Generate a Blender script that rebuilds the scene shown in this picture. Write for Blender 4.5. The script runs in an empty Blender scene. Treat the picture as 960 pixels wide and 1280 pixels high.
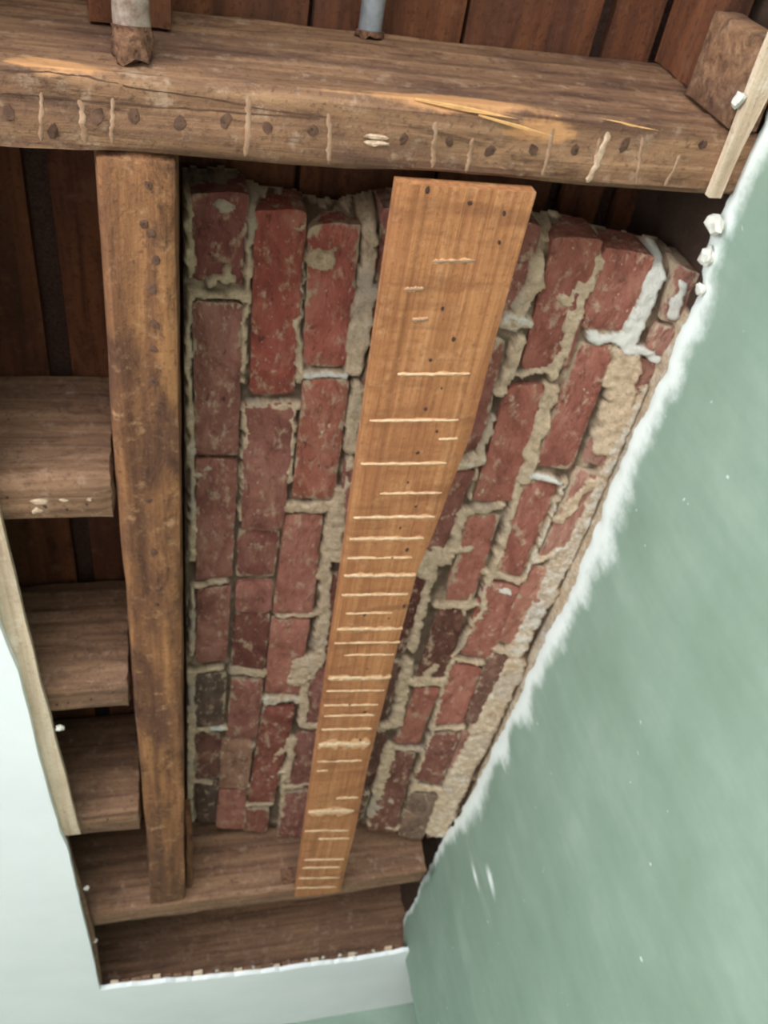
import bpy, bmesh, math, random
import numpy as np
from mathutils import Matrix, Vector
from mathutils.bvhtree import BVHTree

# ------------------------------------------------------------------ camera
scene = bpy.context.scene
COL = scene.collection
cam_data = bpy.data.cameras.new('camera')
cam = bpy.data.objects.new('camera', cam_data)
COL.objects.link(cam)
scene.camera = cam
cam_data.sensor_width = 36.0
cam_data.lens = 30.41
cam_data.clip_start = 0.02
cam_data.dof.use_dof = True          # hand-held phone picture, focused a little short
cam_data.dof.focus_distance = 0.5
cam_data.dof.aperture_fstop = 15.0
right = Vector((0.96963189, -0.14963105, -0.19345425))
up = Vector((0.02608472, -0.72321676, 0.69012833))
back = Vector((-0.24317398, -0.67421663, -0.69735095))
m = Matrix((right, up, back)).transposed().to_4x4()
m.translation = Vector((0, 0, 1.7))
cam.matrix_world = m

# ------------------------------------------------------------------ world, lights, exposure
world = bpy.data.worlds.new('world')
scene.world = world
world.use_nodes = True
bg = world.node_tree.nodes['Background']
bg.inputs['Color'].default_value = (0.86, 0.93, 1.0, 1)
bg.inputs['Strength'].default_value = 1.0

def area(name, loc, rot, sx, sy, power, color):
    l = bpy.data.lights.new(name, 'AREA')
    l.shape = 'RECTANGLE'; l.size = sx; l.size_y = sy
    l.energy = power; l.color = color
    o = bpy.data.objects.new(name, l)
    o.location = loc; o.rotation_euler = rot
    COL.objects.link(o)
    return o
# daylight through the two windows of the room (left wall, back wall)
area('daylight_left', (-2.66, -0.55, 1.35), (0, math.radians(-90), 0), 1.5, 1.7, 90, (0.93, 0.975, 1.0))
area('daylight_back', (-0.6, -2.26, 1.35), (math.radians(90), 0, 0), 2.2, 1.5, 118, (0.93, 0.975, 1.0))

scene.view_settings.view_transform = 'Standard'
scene.view_settings.look = 'None'
scene.view_settings.gamma = 1.0
scene.view_settings.use_curve_mapping = False
scene.view_settings.exposure = 0.1

# ------------------------------------------------------------------ traced positions, metres
BRICKS = {'A1': [[0.0345, 0.4154], [0.0964, 0.4107], [0.0949, 0.5265], [0.0354, 0.5214]],
 'A2': [[0.0354, 0.5468], [0.0957, 0.5479], [0.0974, 0.7872], [0.0408, 0.7849]],
 'A3': [[0.0397, 0.7935], [0.0988, 0.7959], [0.0975, 1.0394], [0.0416, 1.0487]],
 'A4': [[0.0429, 1.066], [0.0968, 1.0585], [0.0945, 1.2572], [0.0422, 1.2578]],
 'A5': [[0.0395, 1.2974], [0.0969, 1.295], [0.094, 1.4702], [0.0399, 1.4695]],
 'A6': [[0.0384, 1.4887], [0.0931, 1.4954], [0.092, 1.6582], [0.0418, 1.657]],
 'A7': [[0.0435, 1.6734], [0.0908, 1.6774], [0.0875, 1.8542], [0.0457, 1.8501]],
 'B1': [[0.1043, 0.4303], [0.1619, 0.4249], [0.1678, 0.6791], [0.1093, 0.6826]],
 'B2': [[0.1047, 0.6971], [0.173, 0.6918], [0.1693, 0.9267], [0.1072, 0.9317]],
 'B3': [[0.1038, 0.9352], [0.1674, 0.9337], [0.1645, 1.0409], [0.1037, 1.0395]],
 'B4': [[0.1029, 1.0509], [0.1626, 1.0506], [0.1633, 1.1267], [0.1041, 1.1264]],
 'B5': [[0.1042, 1.1306], [0.1636, 1.1308], [0.1628, 1.2826], [0.1033, 1.2763]],
 'B6': [[0.1044, 1.3099], [0.1618, 1.3165], [0.1599, 1.5081], [0.0994, 1.5016]],
 'B7': [[0.092, 1.5152], [0.1541, 1.5166], [0.1494, 1.6996], [0.091, 1.6906]],
 'B8': [[0.0897, 1.7036], [0.148, 1.7062], [0.1484, 1.8882], [0.0877, 1.8692]],
 'C1': [[0.1653, 0.4427], [0.2247, 0.4334], [0.232, 0.6301], [0.1755, 0.6341]],
 'C2': [[0.1771, 0.6527], [0.2372, 0.6471], [0.2412, 0.8635], [0.1789, 0.8633]],
 'C3': [[0.1711, 0.9013], [0.227, 0.8977], [0.2339, 1.1257], [0.1674, 1.1287]],
 'C4': [[0.1657, 1.1434], [0.2313, 1.1406], [0.2306, 1.3604], [0.167, 1.3566]],
 'C5': [[0.1651, 1.4033], [0.2266, 1.4025], [0.2091, 1.7703], [0.154, 1.7682]],
 'C6': [[0.148, 1.7889], [0.2015, 1.7879], [0.2012, 1.9028], [0.1466, 1.888]],
 'D1': [[0.2457, 0.4136], [0.301, 0.4063], [0.3128, 0.5776], [0.2567, 0.5907]],
 'D2': [[0.2564, 0.6028], [0.3158, 0.5952], [0.321, 0.7541], [0.2556, 0.7695]],
 'D3': [[0.2473, 0.7852], [0.3189, 0.7766], [0.3277, 0.9929], [0.2564, 1.0012]],
 'D4': [[0.2468, 1.0305], [0.3255, 1.0217], [0.3358, 1.2441], [0.2473, 1.2536]],
 'D5': [[0.246, 1.2702], [0.3309, 1.2614], [0.3398, 1.4494], [0.2465, 1.4587]],
 'D6': [[0.2356, 1.4961], [0.3288, 1.4878], [0.3325, 1.6932], [0.2385, 1.7011]],
 'D7': [[0.2298, 1.7216], [0.3247, 1.7146], [0.3285, 1.9239], [0.226, 1.9226]],
 'E1': [[0.3791, 0.4069], [0.4298, 0.408], [0.4251, 0.5167], [0.369, 0.5308]],
 'E2': [[0.366, 0.5637], [0.4247, 0.5595], [0.4323, 0.7428], [0.3675, 0.7618]],
 'E3': [[0.3674, 0.792], [0.4331, 0.777], [0.4182, 0.9739], [0.3492, 0.9917]],
 'E4': [[0.3476, 1.0146], [0.4099, 1.0038], [0.4038, 1.2161], [0.3343, 1.2326]],
 'E5': [[0.3331, 1.2564], [0.4061, 1.2391], [0.4023, 1.4329], [0.3249, 1.4542]],
 'E6': [[0.3251, 1.4826], [0.4148, 1.4641], [0.4124, 1.6823], [0.3279, 1.6972]],
 'E7': [[0.3254, 1.7214], [0.4097, 1.6999], [0.4086, 1.863], [0.3242, 1.8815]],
 'F1': [[0.4432, 0.4164], [0.499, 0.4096], [0.5111, 0.5869], [0.4529, 0.5991]],
 'F2': [[0.4437, 0.6289], [0.4965, 0.6154], [0.4986, 0.8257], [0.4407, 0.8386]],
 'F3': [[0.4381, 0.8656], [0.4872, 0.8564], [0.489, 1.0512], [0.4454, 1.0616]],
 'F4': [[0.4407, 1.0852], [0.4869, 1.0784], [0.4861, 1.2786], [0.4369, 1.2859]],
 'F5': [[0.4397, 1.3104], [0.4829, 1.2995], [0.4781, 1.4979], [0.4308, 1.5072]],
 'F6': [[0.4302, 1.5343], [0.477, 1.5282], [0.4878, 1.8644], [0.4236, 1.8671]],
 'G1': [[0.5031, 0.4168], [0.5611, 0.4186], [0.5583, 0.5209], [0.5064, 0.5234]],
 'G2': [[0.5148, 0.5449], [0.5549, 0.5405], [0.558, 0.7466], [0.5075, 0.7487]],
 'G3': [[0.5036, 0.777], [0.5522, 0.7772], [0.5472, 0.9784], [0.4995, 0.9723]],
 'G4': [[0.4973, 1.0015], [0.5514, 1.0003], [0.5532, 1.1961], [0.4984, 1.1984]],
 'G5': [[0.4879, 1.2295], [0.5426, 1.2231], [0.5427, 1.4005], [0.489, 1.42]],
 'G6': [[0.4905, 1.4536], [0.5468, 1.4357], [0.5459, 1.6327], [0.4882, 1.6323]],
 'G7': [[0.4877, 1.6793], [0.5479, 1.6792], [0.5506, 1.8767], [0.4963, 1.8732]],
 'H1': [[0.5856, 0.4211], [0.6191, 0.4286], [0.6171, 0.4973], [0.5916, 0.4947]],
 'H2': [[0.5913, 0.4993], [0.6161, 0.4999], [0.6182, 0.5485], [0.5904, 0.5413]],
 'H3': [[0.5778, 0.5504], [0.6196, 0.5579], [0.6119, 0.736], [0.5697, 0.73]],
 'H4': [[0.5661, 0.7399], [0.6075, 0.7464], [0.6023, 0.9316], [0.5595, 0.93]],
 'H5': [[0.5562, 0.9457], [0.6004, 0.9508], [0.5951, 1.1499], [0.5458, 1.1459]],
 'H6': [[0.5432, 1.1761], [0.5952, 1.1773], [0.5926, 1.3964], [0.5455, 1.3996]],
 'H7': [[0.5471, 1.4299], [0.5901, 1.4255], [0.5827, 1.6451], [0.5513, 1.644]],
 'H8': [[0.5526, 1.6774], [0.5877, 1.6701], [0.5875, 1.8453], [0.5606, 1.8726]]}
MORTAR = [([(0.0311, 0.4229, 0.0043), (0.0336, 0.5092, 0.0045)], 0, 2),
 ([(0.0317, 0.5352, 0.0037), (0.0324, 0.6672, 0.004), (0.0354, 0.7877, 0.0043), (0.0366, 0.9968, 0.0048)], 0.3, 1),
 ([(0.0366, 1.0618, 0.0038), (0.0354, 1.2388, 0.004)], 0.3, 0),
 ([(0.034, 1.2849, 0.0069), (0.0339, 1.4631, 0.0074), (0.0285, 1.8245, 0.0086)], 0, 1),
 ([(0.0372, 0.5371, 0.0047), (0.0916, 0.5395, 0.0047)], 0.2, 3),
 ([(0.0594, 0.4227, 0.007), (0.0743, 0.4271, 0.007)], 0, 2),
 ([(0.0556, 0.5204, 0.0046), (0.0815, 0.5189, 0.0046)], 0.1, 4),
 ([(0.0754, 0.5017, 0.0046), (0.0768, 0.5171, 0.0046)], 0, 3),
 ([(0.1007, 0.4287, 0.0035), (0.1003, 0.5208, 0.0037), (0.0978, 0.5533, 0.0038), (0.0993, 0.6651, 0.0041)], 0.1, 0),
 ([(0.1039, 0.7037, 0.0032), (0.1057, 0.8317, 0.0034), (0.1077, 0.9115, 0.0035)], 0.3, 1),
 ([(0.1047, 0.4209, 0.0053), (0.1578, 0.4188, 0.0053)], 0, 2),
 ([(0.1409, 0.4308, 0.0071), (0.1525, 0.4411, 0.0072)], 0, 3),
 ([(0.1615, 0.5631, 0.0044), (0.1675, 0.5996, 0.0045), (0.17, 0.6545, 0.0046)], 0.3, 3),
 ([(0.163, 0.4897, 0.0014), (0.1671, 0.5593, 0.0014)], 0.6, 2),
 ([(0.1081, 0.7022, 0.0063), (0.1713, 0.6973, 0.0064)], 0.2, 3),
 ([(0.1675, 0.7029, 0.0053), (0.1705, 0.7695, 0.0055), (0.1716, 0.8291, 0.0057)], 0.1, 3),
 ([(0.1066, 0.717, 0.0042), (0.1067, 0.7725, 0.0044)], 0.2, 3),
 ([(0.1725, 0.422, 0.008), (0.2124, 0.4233, 0.0081)], 0, 1),
 ([(0.1772, 0.4802, 0.012), (0.1896, 0.482, 0.0121)], 0, 6),
 ([(0.195, 0.4713, 0.0037), (0.2031, 0.4684, 0.0037)], 0, 4),
 ([(0.2332, 0.4152, 0.0071), (0.2383, 0.4514, 0.0073)], 0, 4),
 ([(0.2385, 0.4664, 0.0083), (0.238, 0.5049, 0.0086)], 0, 5),
 ([(0.2442, 0.5215, 0.0124), (0.2411, 0.5575, 0.0128), (0.2409, 0.6266, 0.0133)], 0, 6),
 ([(0.251, 0.6559, 0.0093), (0.251, 0.7063, 0.0097), (0.2528, 0.7654, 0.01)], 0, 5),
 ([(0.2168, 0.7016, 0.0086), (0.2177, 0.7303, 0.0087), (0.2173, 0.7688, 0.0089)], 0, 4),
 ([(0.2572, 0.7827, 0.0068), (0.2558, 0.8867, 0.0071), (0.2592, 0.9917, 0.0075)], 0, 2),
 ([(0.1796, 0.6449, 0.0061), (0.2294, 0.6429, 0.0062)], 0.7, 3),
 ([(0.1771, 0.8861, 0.0106), (0.2391, 0.8767, 0.0106)], 0.2, 3),
 ([(0.2476, 0.8468, 0.0104), (0.2457, 0.9044, 0.0108)], 0, 3),
 ([(0.2398, 0.905, 0.0083), (0.2524, 1.1097, 0.0092), (0.2583, 1.2646, 0.0099)], 0, 2),
 ([(0.2257, 1.2667, 0.0199), (0.224, 1.3153, 0.0202)], 0, 5),
 ([(0.2417, 1.302, 0.0144), (0.2515, 1.2533, 0.0141)], 0, 4),
 ([(0.1733, 1.1369, 0.004), (0.2461, 1.1269, 0.004)], 0.2, 2),
 ([(0.2478, 1.0151, 0.0075), (0.2363, 1.0275, 0.0076)], 0.1, 2),
 ([(0.1714, 1.3824, 0.0104), (0.2289, 1.376, 0.0104)], 0.5, 3),
 ([(0.1079, 1.286, 0.0098), (0.1595, 1.2994, 0.01)], 0, 2),
 ([(0.0985, 1.5274, 0.0078), (0.1485, 1.5309, 0.0078)], 0, 3),
 ([(0.1055, 1.5575, 0.0142), (0.1167, 1.6674, 0.0149)], 0, 3),
 ([(0.1006, 1.6754, 0.0065), (0.1476, 1.6961, 0.0066)], 0, 3),
 ([(0.0442, 0.823, 0.0055), (0.0594, 0.8082, 0.0055)], 0, 3),
 ([(0.0428, 1.0602, 0.005), (0.0889, 1.0468, 0.005)], 0.1, 2),
 ([(0.0354, 1.2851, 0.0055), (0.0839, 1.2799, 0.0056)], 0.1, 2),
 ([(0.0384, 1.4776, 0.006), (0.0955, 1.4703, 0.0061)], 0.2, 2),
 ([(0.0774, 1.4714, 0.0061), (0.0909, 1.4672, 0.0061)], 1, 5),
 ([(0.0402, 1.6632, 0.0049), (0.0711, 1.6747, 0.0049)], 0.1, 1),
 ([(0.2399, 1.2659, 0.0071), (0.2403, 1.3522, 0.0073), (0.2445, 1.4533, 0.0076)], 0, 2),
 ([(0.2452, 1.4616, 0.0077), (0.2746, 1.4624, 0.0077)], 0.1, 3),
 ([(0.2309, 1.5166, 0.0079), (0.2296, 1.6714, 0.0083)], 0, 2),
 ([(0.1794, 1.6075, 0.0098), (0.2088, 1.5617, 0.0096), (0.2246, 1.5168, 0.0095)], 0, 3),
 ([(0.1982, 1.649, 0.0066), (0.2138, 1.6361, 0.0066)], 0.5, 4),
 ([(0.2234, 1.6553, 0.005), (0.2356, 1.9031, 0.0054)], 0.2, 0),
 ([(0.1544, 1.7787, 0.0069), (0.2057, 1.7702, 0.0069)], 0.1, 2),
 ([(0.2388, 1.7044, 0.0084), (0.2811, 1.6853, 0.0083)], 0.1, 2),
 ([(0.2473, 1.9145, 0.009), (0.2884, 1.8852, 0.009)], 0.2, 3),
 ([(0.044, 1.8498, 0.0052), (0.0736, 1.8593, 0.0052)], 0.1, 0),
 ([(0.1466, 1.888, 0.0054), (0.2046, 1.8991, 0.0054)], 0.2, 1),
 ([(0.4301, 0.3858, 0.0052), (0.4416, 0.4206, 0.0053)], 0.1, 3),
 ([(0.4348, 0.4503, 0.0098), (0.4356, 0.4785, 0.0101), (0.4308, 0.5123, 0.0103)], 0.1, 5),
 ([(0.4165, 0.5342, 0.0105), (0.4383, 0.5301, 0.0104)], 0.5, 9),
 ([(0.4398, 0.5555, 0.0077), (0.4389, 0.6094, 0.0079), (0.436, 0.6408, 0.0081)], 0, 4),
 ([(0.4358, 0.6852, 0.0051), (0.4313, 0.7533, 0.0054)], 0, 3),
 ([(0.3995, 0.7743, 0.0088), (0.4347, 0.7586, 0.0087)], 0.4, 9),
 ([(0.4348, 0.7798, 0.0028), (0.4374, 0.8344, 0.0028)], 0.2, 2),
 ([(0.4306, 0.8637, 0.0069), (0.4813, 0.8363, 0.0066)], 0, 2),
 ([(0.4321, 0.8769, 0.0092), (0.433, 0.9289, 0.0095), (0.4263, 0.9704, 0.0097)], 0, 3),
 ([(0.4442, 0.9409, 0.0059), (0.4588, 0.9341, 0.0059)], 0.2, 7),
 ([(0.403, 0.9529, 0.0156), (0.399, 1.0002, 0.016)], 0, 4),
 ([(0.4123, 1.0034, 0.0074), (0.4106, 1.0874, 0.0077), (0.4138, 1.2002, 0.008)], 0, 1),
 ([(0.413, 1.2377, 0.0096), (0.4185, 1.3151, 0.0099), (0.424, 1.4338, 0.0104)], 0, 2),
 ([(0.4014, 1.4471, 0.0075), (0.4299, 1.4325, 0.0074)], 0.1, 4),
 ([(0.4264, 1.5201, 0.0107), (0.4273, 1.6455, 0.0112), (0.4289, 1.8018, 0.0119)], 0, 1),
 ([(0.4325, 1.0767, 0.0076), (0.4939, 1.0622, 0.0074)], 0, 2),
 ([(0.4368, 1.2934, 0.0111), (0.482, 1.2797, 0.0109)], 0, 3),
 ([(0.4494, 1.283, 0.0069), (0.4623, 1.2361, 0.0068)], 0, 3),
 ([(0.431, 1.519, 0.0061), (0.4826, 1.5146, 0.006)], 0.1, 1),
 ([(0.4308, 1.765, 0.0083), (0.4589, 1.7222, 0.0082)], 0.1, 3),
 ([(0.4322, 1.8383, 0.0103), (0.4861, 1.8419, 0.0101)], 0, 2),
 ([(0.501, 0.3849, 0.0093), (0.4983, 0.4278, 0.0095), (0.4933, 0.4923, 0.01), (0.4941, 0.5283, 0.0102)], 0.3, 4),
 ([(0.4718, 0.4912, 0.0073), (0.487, 0.4936, 0.0073)], 0.3, 4),
 ([(0.4969, 0.5277, 0.0074), (0.495, 0.5732, 0.0076), (0.4926, 0.601, 0.0077)], 0, 3),
 ([(0.4985, 0.6227, 0.0098), (0.4984, 0.6929, 0.0102), (0.5022, 0.7804, 0.0107)], 0, 4),
 ([(0.4968, 0.7817, 0.0054), (0.5009, 0.8448, 0.0055), (0.5035, 0.9307, 0.0058), (0.5039, 1.0253, 0.0061), (0.5078, 1.0897, 0.0062)], 0, 2),
 ([(0.5044, 1.0864, 0.0038), (0.4943, 1.1652, 0.0039), (0.4865, 1.237, 0.004), (0.4933, 1.4022, 0.0043), (0.4933, 1.6047, 0.0047), (0.5029, 1.8363, 0.0051)], 0.2, 1),
 ([(0.4881, 0.9828, 0.0071), (0.5459, 0.9883, 0.007)], 0, 2),
 ([(0.5199, 1.0171, 0.006), (0.5363, 1.0164, 0.006)], 0.6, 4),
 ([(0.4534, 0.6091, 0.0049), (0.4848, 0.5951, 0.0048)], 0.2, 3),
 ([(0.5099, 0.7663, 0.0053), (0.5485, 0.772, 0.0052)], 0.8, 3),
 ([(0.4984, 1.2124, 0.0053), (0.5422, 1.209, 0.0052)], 0.2, 2),
 ([(0.4919, 1.436, 0.0058), (0.5476, 1.41, 0.0056)], 0.2, 2),
 ([(0.4961, 1.6598, 0.0095), (0.5521, 1.6572, 0.0092)], 0.2, 2),
 ([(0.5672, 0.4202, 0.0109), (0.5698, 0.4755, 0.0113), (0.5666, 0.5283, 0.0117)], 0.9, 5),
 ([(0.5214, 0.534, 0.0065), (0.5524, 0.5328, 0.0064), (0.5922, 0.5409, 0.0063)], 0.9, 5),
 ([(0.576, 0.5569, 0.0155), (0.5847, 0.6176, 0.016), (0.5913, 0.6979, 0.0167)], 0.1, 2),
 ([(0.5623, 0.5482, 0.0082), (0.563, 0.5974, 0.0085)], 0.1, 3),
 ([(0.5581, 0.7663, 0.0037), (0.5577, 0.8301, 0.0037), (0.5571, 0.9163, 0.0039), (0.5532, 0.9824, 0.0041)], 0.5, 2),
 ([(0.5705, 0.8431, 0.0075), (0.591, 0.7572, 0.0071)], 0.1, 2),
 ([(0.557, 0.9344, 0.0056), (0.5827, 0.9087, 0.0056)], 0.3, 4),
 ([(0.5883, 0.907, 0.0099), (0.591, 0.9613, 0.0102)], 0.5, 4),
 ([(0.6134, 0.5971, 0.011), (0.613, 0.6568, 0.0113), (0.6094, 0.7043, 0.0117), (0.6084, 0.7599, 0.012), (0.6085, 0.8153, 0.0124), (0.6053, 0.8753, 0.0129), (0.5952, 0.9321, 0.0133), (0.5938, 1.0088, 0.0138), (0.5875, 1.0932, 0.0144), (0.5843, 1.1605, 0.0149)], 0.5, 3),
 ([(0.6006, 0.9967, 0.0114), (0.5921, 1.0705, 0.0119), (0.5854, 1.1376, 0.0123)], 0.3, 2),
 ([(0.5921, 1.1924, 0.0187), (0.5889, 1.2661, 0.0193), (0.5869, 1.371, 0.0203), (0.5834, 1.4716, 0.0211), (0.5765, 1.566, 0.0219), (0.5736, 1.7002, 0.0232), (0.5722, 1.8289, 0.0242)], 0.4, 4),
 ([(0.5806, 1.1732, 0.0063), (0.5514, 1.1645, 0.0063)], 0.3, 2),
 ([(0.5821, 1.5019, 0.0143), (0.575, 1.5825, 0.0148), (0.5644, 1.6524, 0.0153)], 0.3, 6),
 ([(0.4545, 0.4044, 0.0039), (0.4944, 0.4036, 0.0038)], 0.4, 4),
 ([(0.5031, 0.3941, 0.0085), (0.5423, 0.4086, 0.0084)], 0.1, 3),
 ([(0.5606, 0.3967, 0.0108), (0.5937, 0.4041, 0.0106)], 0.3, 5),
 ([(0.6014, 0.4174, 0.0066), (0.6031, 0.4589, 0.0067), (0.6054, 0.4857, 0.0068)], 0.9, 4),
 ([(0.5958, 0.5399, 0.0054), (0.6241, 0.5567, 0.0053)], 0.9, 4),
 ([(0.4828, 1.0347, 0.0037), (0.4819, 1.0923, 0.0038)], 0.1, 1),
 ([(0.4492, 0.8239, 0.0022), (0.4557, 0.7909, 0.0021)], 0.1, 1),
 ([(0.4425, 0.4205, 0.0035), (0.4473, 0.4048, 0.0035)], 0.1, 3),
 ([(0.4568, 1.2446, 0.0027), (0.4552, 1.3323, 0.0028)], 0.1, 1)]
PLASTER_EDGE = [[0.2287, 2.5033], [0.266, 2.5024], [0.3017, 2.5048], [0.3379, 2.5034], [0.3589, 2.5131], [0.3733, 2.5081], [0.3974, 2.5026], [0.4156, 2.4925], [0.4358, 2.4889], [0.4606, 2.4902], [0.4784, 2.4896], [0.5012, 2.4873], [0.5243, 2.4828], [0.5542, 2.487], [0.5945, 2.4884], [0.6378, 2.4892], [0.6828, 2.4908], [0.7286, 2.4938], [0.7766, 2.4883], [0.8313, 2.482], [0.8791, 2.4839], [0.9262, 2.4781], [0.9749, 2.4797], [1.0344, 2.4863], [1.1114, 2.4904], [1.1787, 2.4901], [1.2601, 2.4913], [1.3432, 2.4965], [1.4216, 2.5004], [1.5149, 2.5029], [1.6251, 2.5106], [1.7514, 2.5218], [1.841, 2.5366], [1.9065, 2.5377], [1.9846, 2.5393], [2.0986, 2.551], [2.1725, 2.5466], [2.2722, 2.5533], [2.3663, 2.5598]]
# corner [[2.4203, 2.4967], [2.4646, 2.411], [2.4902, 2.3414]]
CEIL_LEFT = [[-0.2147, 0.943], [-0.2056, 1.0398], [-0.2039, 1.1373], [-0.2032, 1.2575], [-0.1998, 1.3818], [-0.1959, 1.5079], [-0.1892, 1.564], [-0.1879, 1.8116], [-0.1848, 2.0094], [-0.1836, 2.3032]]
CEIL_FAR = [[-0.1836, 2.3032], [-0.111, 2.3092], [-0.0462, 2.3165], [0.0294, 2.3336], [0.1071, 2.3457], [0.1868, 2.358], [0.2475, 2.3618], [0.3296, 2.363], [0.414, 2.3701], [0.4995, 2.3714], [0.5739, 2.3622]]
BEAM_NAILS = [[-0.0855, 0.308], [-0.0502, 0.2917], [-0.0171, 0.2897], [0.0199, 0.2928], [0.0579, 0.2876], [0.0976, 0.29], [0.1367, 0.2883], [0.222, 0.2895], [0.2666, 0.289], [0.3121, 0.2939], [0.3524, 0.2901], [0.3982, 0.2874], [0.4466, 0.2775], [0.5307, 0.271], [-0.121, 0.2956]]
BEAM_LINES = [[[-0.0972, 0.326], [-0.0954, 0.2922]], [[-0.0612, 0.3233], [-0.0598, 0.273]], [[-0.0391, 0.3252], [-0.0378, 0.2808]], [[0.0784, 0.3239], [0.0779, 0.2777]], [[0.1558, 0.3221], [0.1541, 0.2926]], [[0.2569, 0.3203], [0.2518, 0.2704]], [[0.2924, 0.3218], [0.2889, 0.2747]], [[0.3713, 0.3027], [0.3674, 0.2594]], [[0.4249, 0.3151], [0.4222, 0.2872]], [[0.4743, 0.3035], [0.4676, 0.2527]], [[0.5081, 0.297], [0.5122, 0.2724]]]
BEAM_PATCH = [[0.4214, 0.2849], [0.1967, 0.29]]
BEAM_CRACKS = [[[-0.1225, 0.2617], [-0.0857, 0.2608], [-0.0544, 0.2617], [-0.0096, 0.2673], [0.0438, 0.2705], [0.0925, 0.2745], [0.1576, 0.2774]], [[-0.125, 0.2799], [-0.0751, 0.2801], [-0.0101, 0.2811], [0.0577, 0.2801], [0.1431, 0.2786]]]
BEAM_FRESH = [[-0.0849, 0.2534], [-0.0663, 0.2528], [0.1972, 0.2437], [0.2272, 0.2458], [0.2578, 0.2472], [0.2892, 0.2494], [0.3248, 0.2644], [0.2625, 0.2695], [0.0842, 0.2492], [0.3514, 0.2441], [0.3843, 0.2449]]
TRIM_NAILS = [[-0.0084, 0.35], [-0.014, 0.3874], [-0.0084, 0.3967], [-0.004, 0.4239], [-0.0088, 0.4562], [-0.0068, 0.4956], [-0.0092, 0.5257], [-0.0104, 0.5675], [-0.0211, 0.7424], [-0.0181, 0.8341], [-0.0139, 0.9043], [-0.0179, 0.937]]
PLANK = [[0.2223, 0.3295], [0.3661, 0.3263], [0.3651, 0.425], [0.3652, 0.5053], [0.3677, 0.6325], [0.359, 0.7396], [0.3542, 0.7986], [0.3442, 0.8865], [0.3436, 1.0223], [0.3455, 1.2148], [0.3459, 1.3927], [0.3554, 1.6717], [0.3555, 1.7794], [0.358, 1.9635], [0.254, 1.9186]]
PLANK_LINES = [([0.2721, 0.408], [0.3195, 0.4048], 0.0014), ([0.2478, 0.4412], [0.2694, 0.4394], 0.0015), ([0.263, 0.4774], [0.2817, 0.4758], 0.0016), ([0.2586, 0.5485], [0.3448, 0.546], 0.0017), ([0.2353, 0.615], [0.3459, 0.6138], 0.002), ([0.3264, 0.6436], [0.3511, 0.6425], 0.002), ([0.2337, 0.6822], [0.3449, 0.6827], 0.0032), ([0.2658, 0.7327], [0.3489, 0.7336], 0.0022), ([0.2365, 0.7744], [0.3477, 0.7772], 0.0044), ([0.2362, 0.8147], [0.3409, 0.8181], 0.0046), ([0.2376, 0.8522], [0.3305, 0.8558], 0.0026), ([0.2374, 0.888], [0.3431, 0.8932], 0.0053), ([0.2388, 0.9288], [0.3384, 0.9345], 0.0039), ([0.2498, 0.9706], [0.3207, 0.9748], 0.0029), ([0.2408, 1.0069], [0.3435, 1.0145], 0.0057), ([0.2409, 1.0395], [0.3454, 1.0481], 0.0032), ([0.2595, 1.0713], [0.3399, 1.078], 0.0033), ([0.2407, 1.1294], [0.3447, 1.14], 0.0087), ([0.2418, 1.1644], [0.3393, 1.1749], 0.0036), ([0.2421, 1.205], [0.3359, 1.2158], 0.0037), ([0.2454, 1.2358], [0.3335, 1.2464], 0.0039), ([0.2455, 1.2769], [0.3354, 1.2885], 0.004), ([0.2447, 1.3245], [0.3381, 1.3376], 0.0184), ([0.2474, 1.3803], [0.331, 1.3927], 0.0044), ([0.2507, 1.4137], [0.2714, 1.4149], 0.0046), ([0.2985, 1.5224], [0.3431, 1.5288], 0.005), ([0.2483, 1.5641], [0.3404, 1.5817], 0.0162), ([0.249, 1.6423], [0.3407, 1.6613], 0.0055), ([0.2806, 1.6842], [0.3469, 1.6974], 0.0057), ([0.2588, 1.7717], [0.3466, 1.792], 0.0061), ([0.2587, 1.8092], [0.3422, 1.8289], 0.0062), ([0.2543, 1.8583], [0.3485, 1.882], 0.0065), ([0.2548, 1.9066], [0.345, 1.9301], 0.0067)]
PLANK_NAILS = [[0.2527, 0.3337], [0.2985, 0.3437], [0.3371, 0.3522], [0.3398, 0.3831], [0.2945, 0.4625], [0.3154, 0.5003], [0.2937, 0.5283], [0.3149, 0.5668], [0.3011, 0.5971], [0.3219, 0.631], [0.3037, 0.665], [0.2999, 0.7142], [0.3183, 0.757], [0.3031, 0.7964], [0.3206, 0.8392], [0.3013, 0.8542], [0.3366, 0.9596], [0.2792, 0.9749], [0.3178, 0.9875], [0.302, 1.1112], [0.2856, 1.2088], [0.315, 1.2341], [0.3184, 1.3214], [0.2958, 1.3357]]


# ------------------------------------------------------------------ helpers
def srgb(r, g, b):
    return tuple(((c / 255 / 12.92) if c / 255 <= 0.04045 else ((c / 255 + 0.055) / 1.055) ** 2.4) for c in (r, g, b)) + (1.0,)

def _hash(ix, iy, iz, seed):
    h = (ix.astype(np.int64) * 374761393 + iy.astype(np.int64) * 668265263 + iz.astype(np.int64) * 2147483647 + seed * 1274126177) & 0xffffffff
    h = ((h ^ (h >> 13)) * 1274126177) & 0xffffffff
    h = (h ^ (h >> 16)) & 0xffffffff
    return h / 4294967295.0 * 2 - 1

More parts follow.
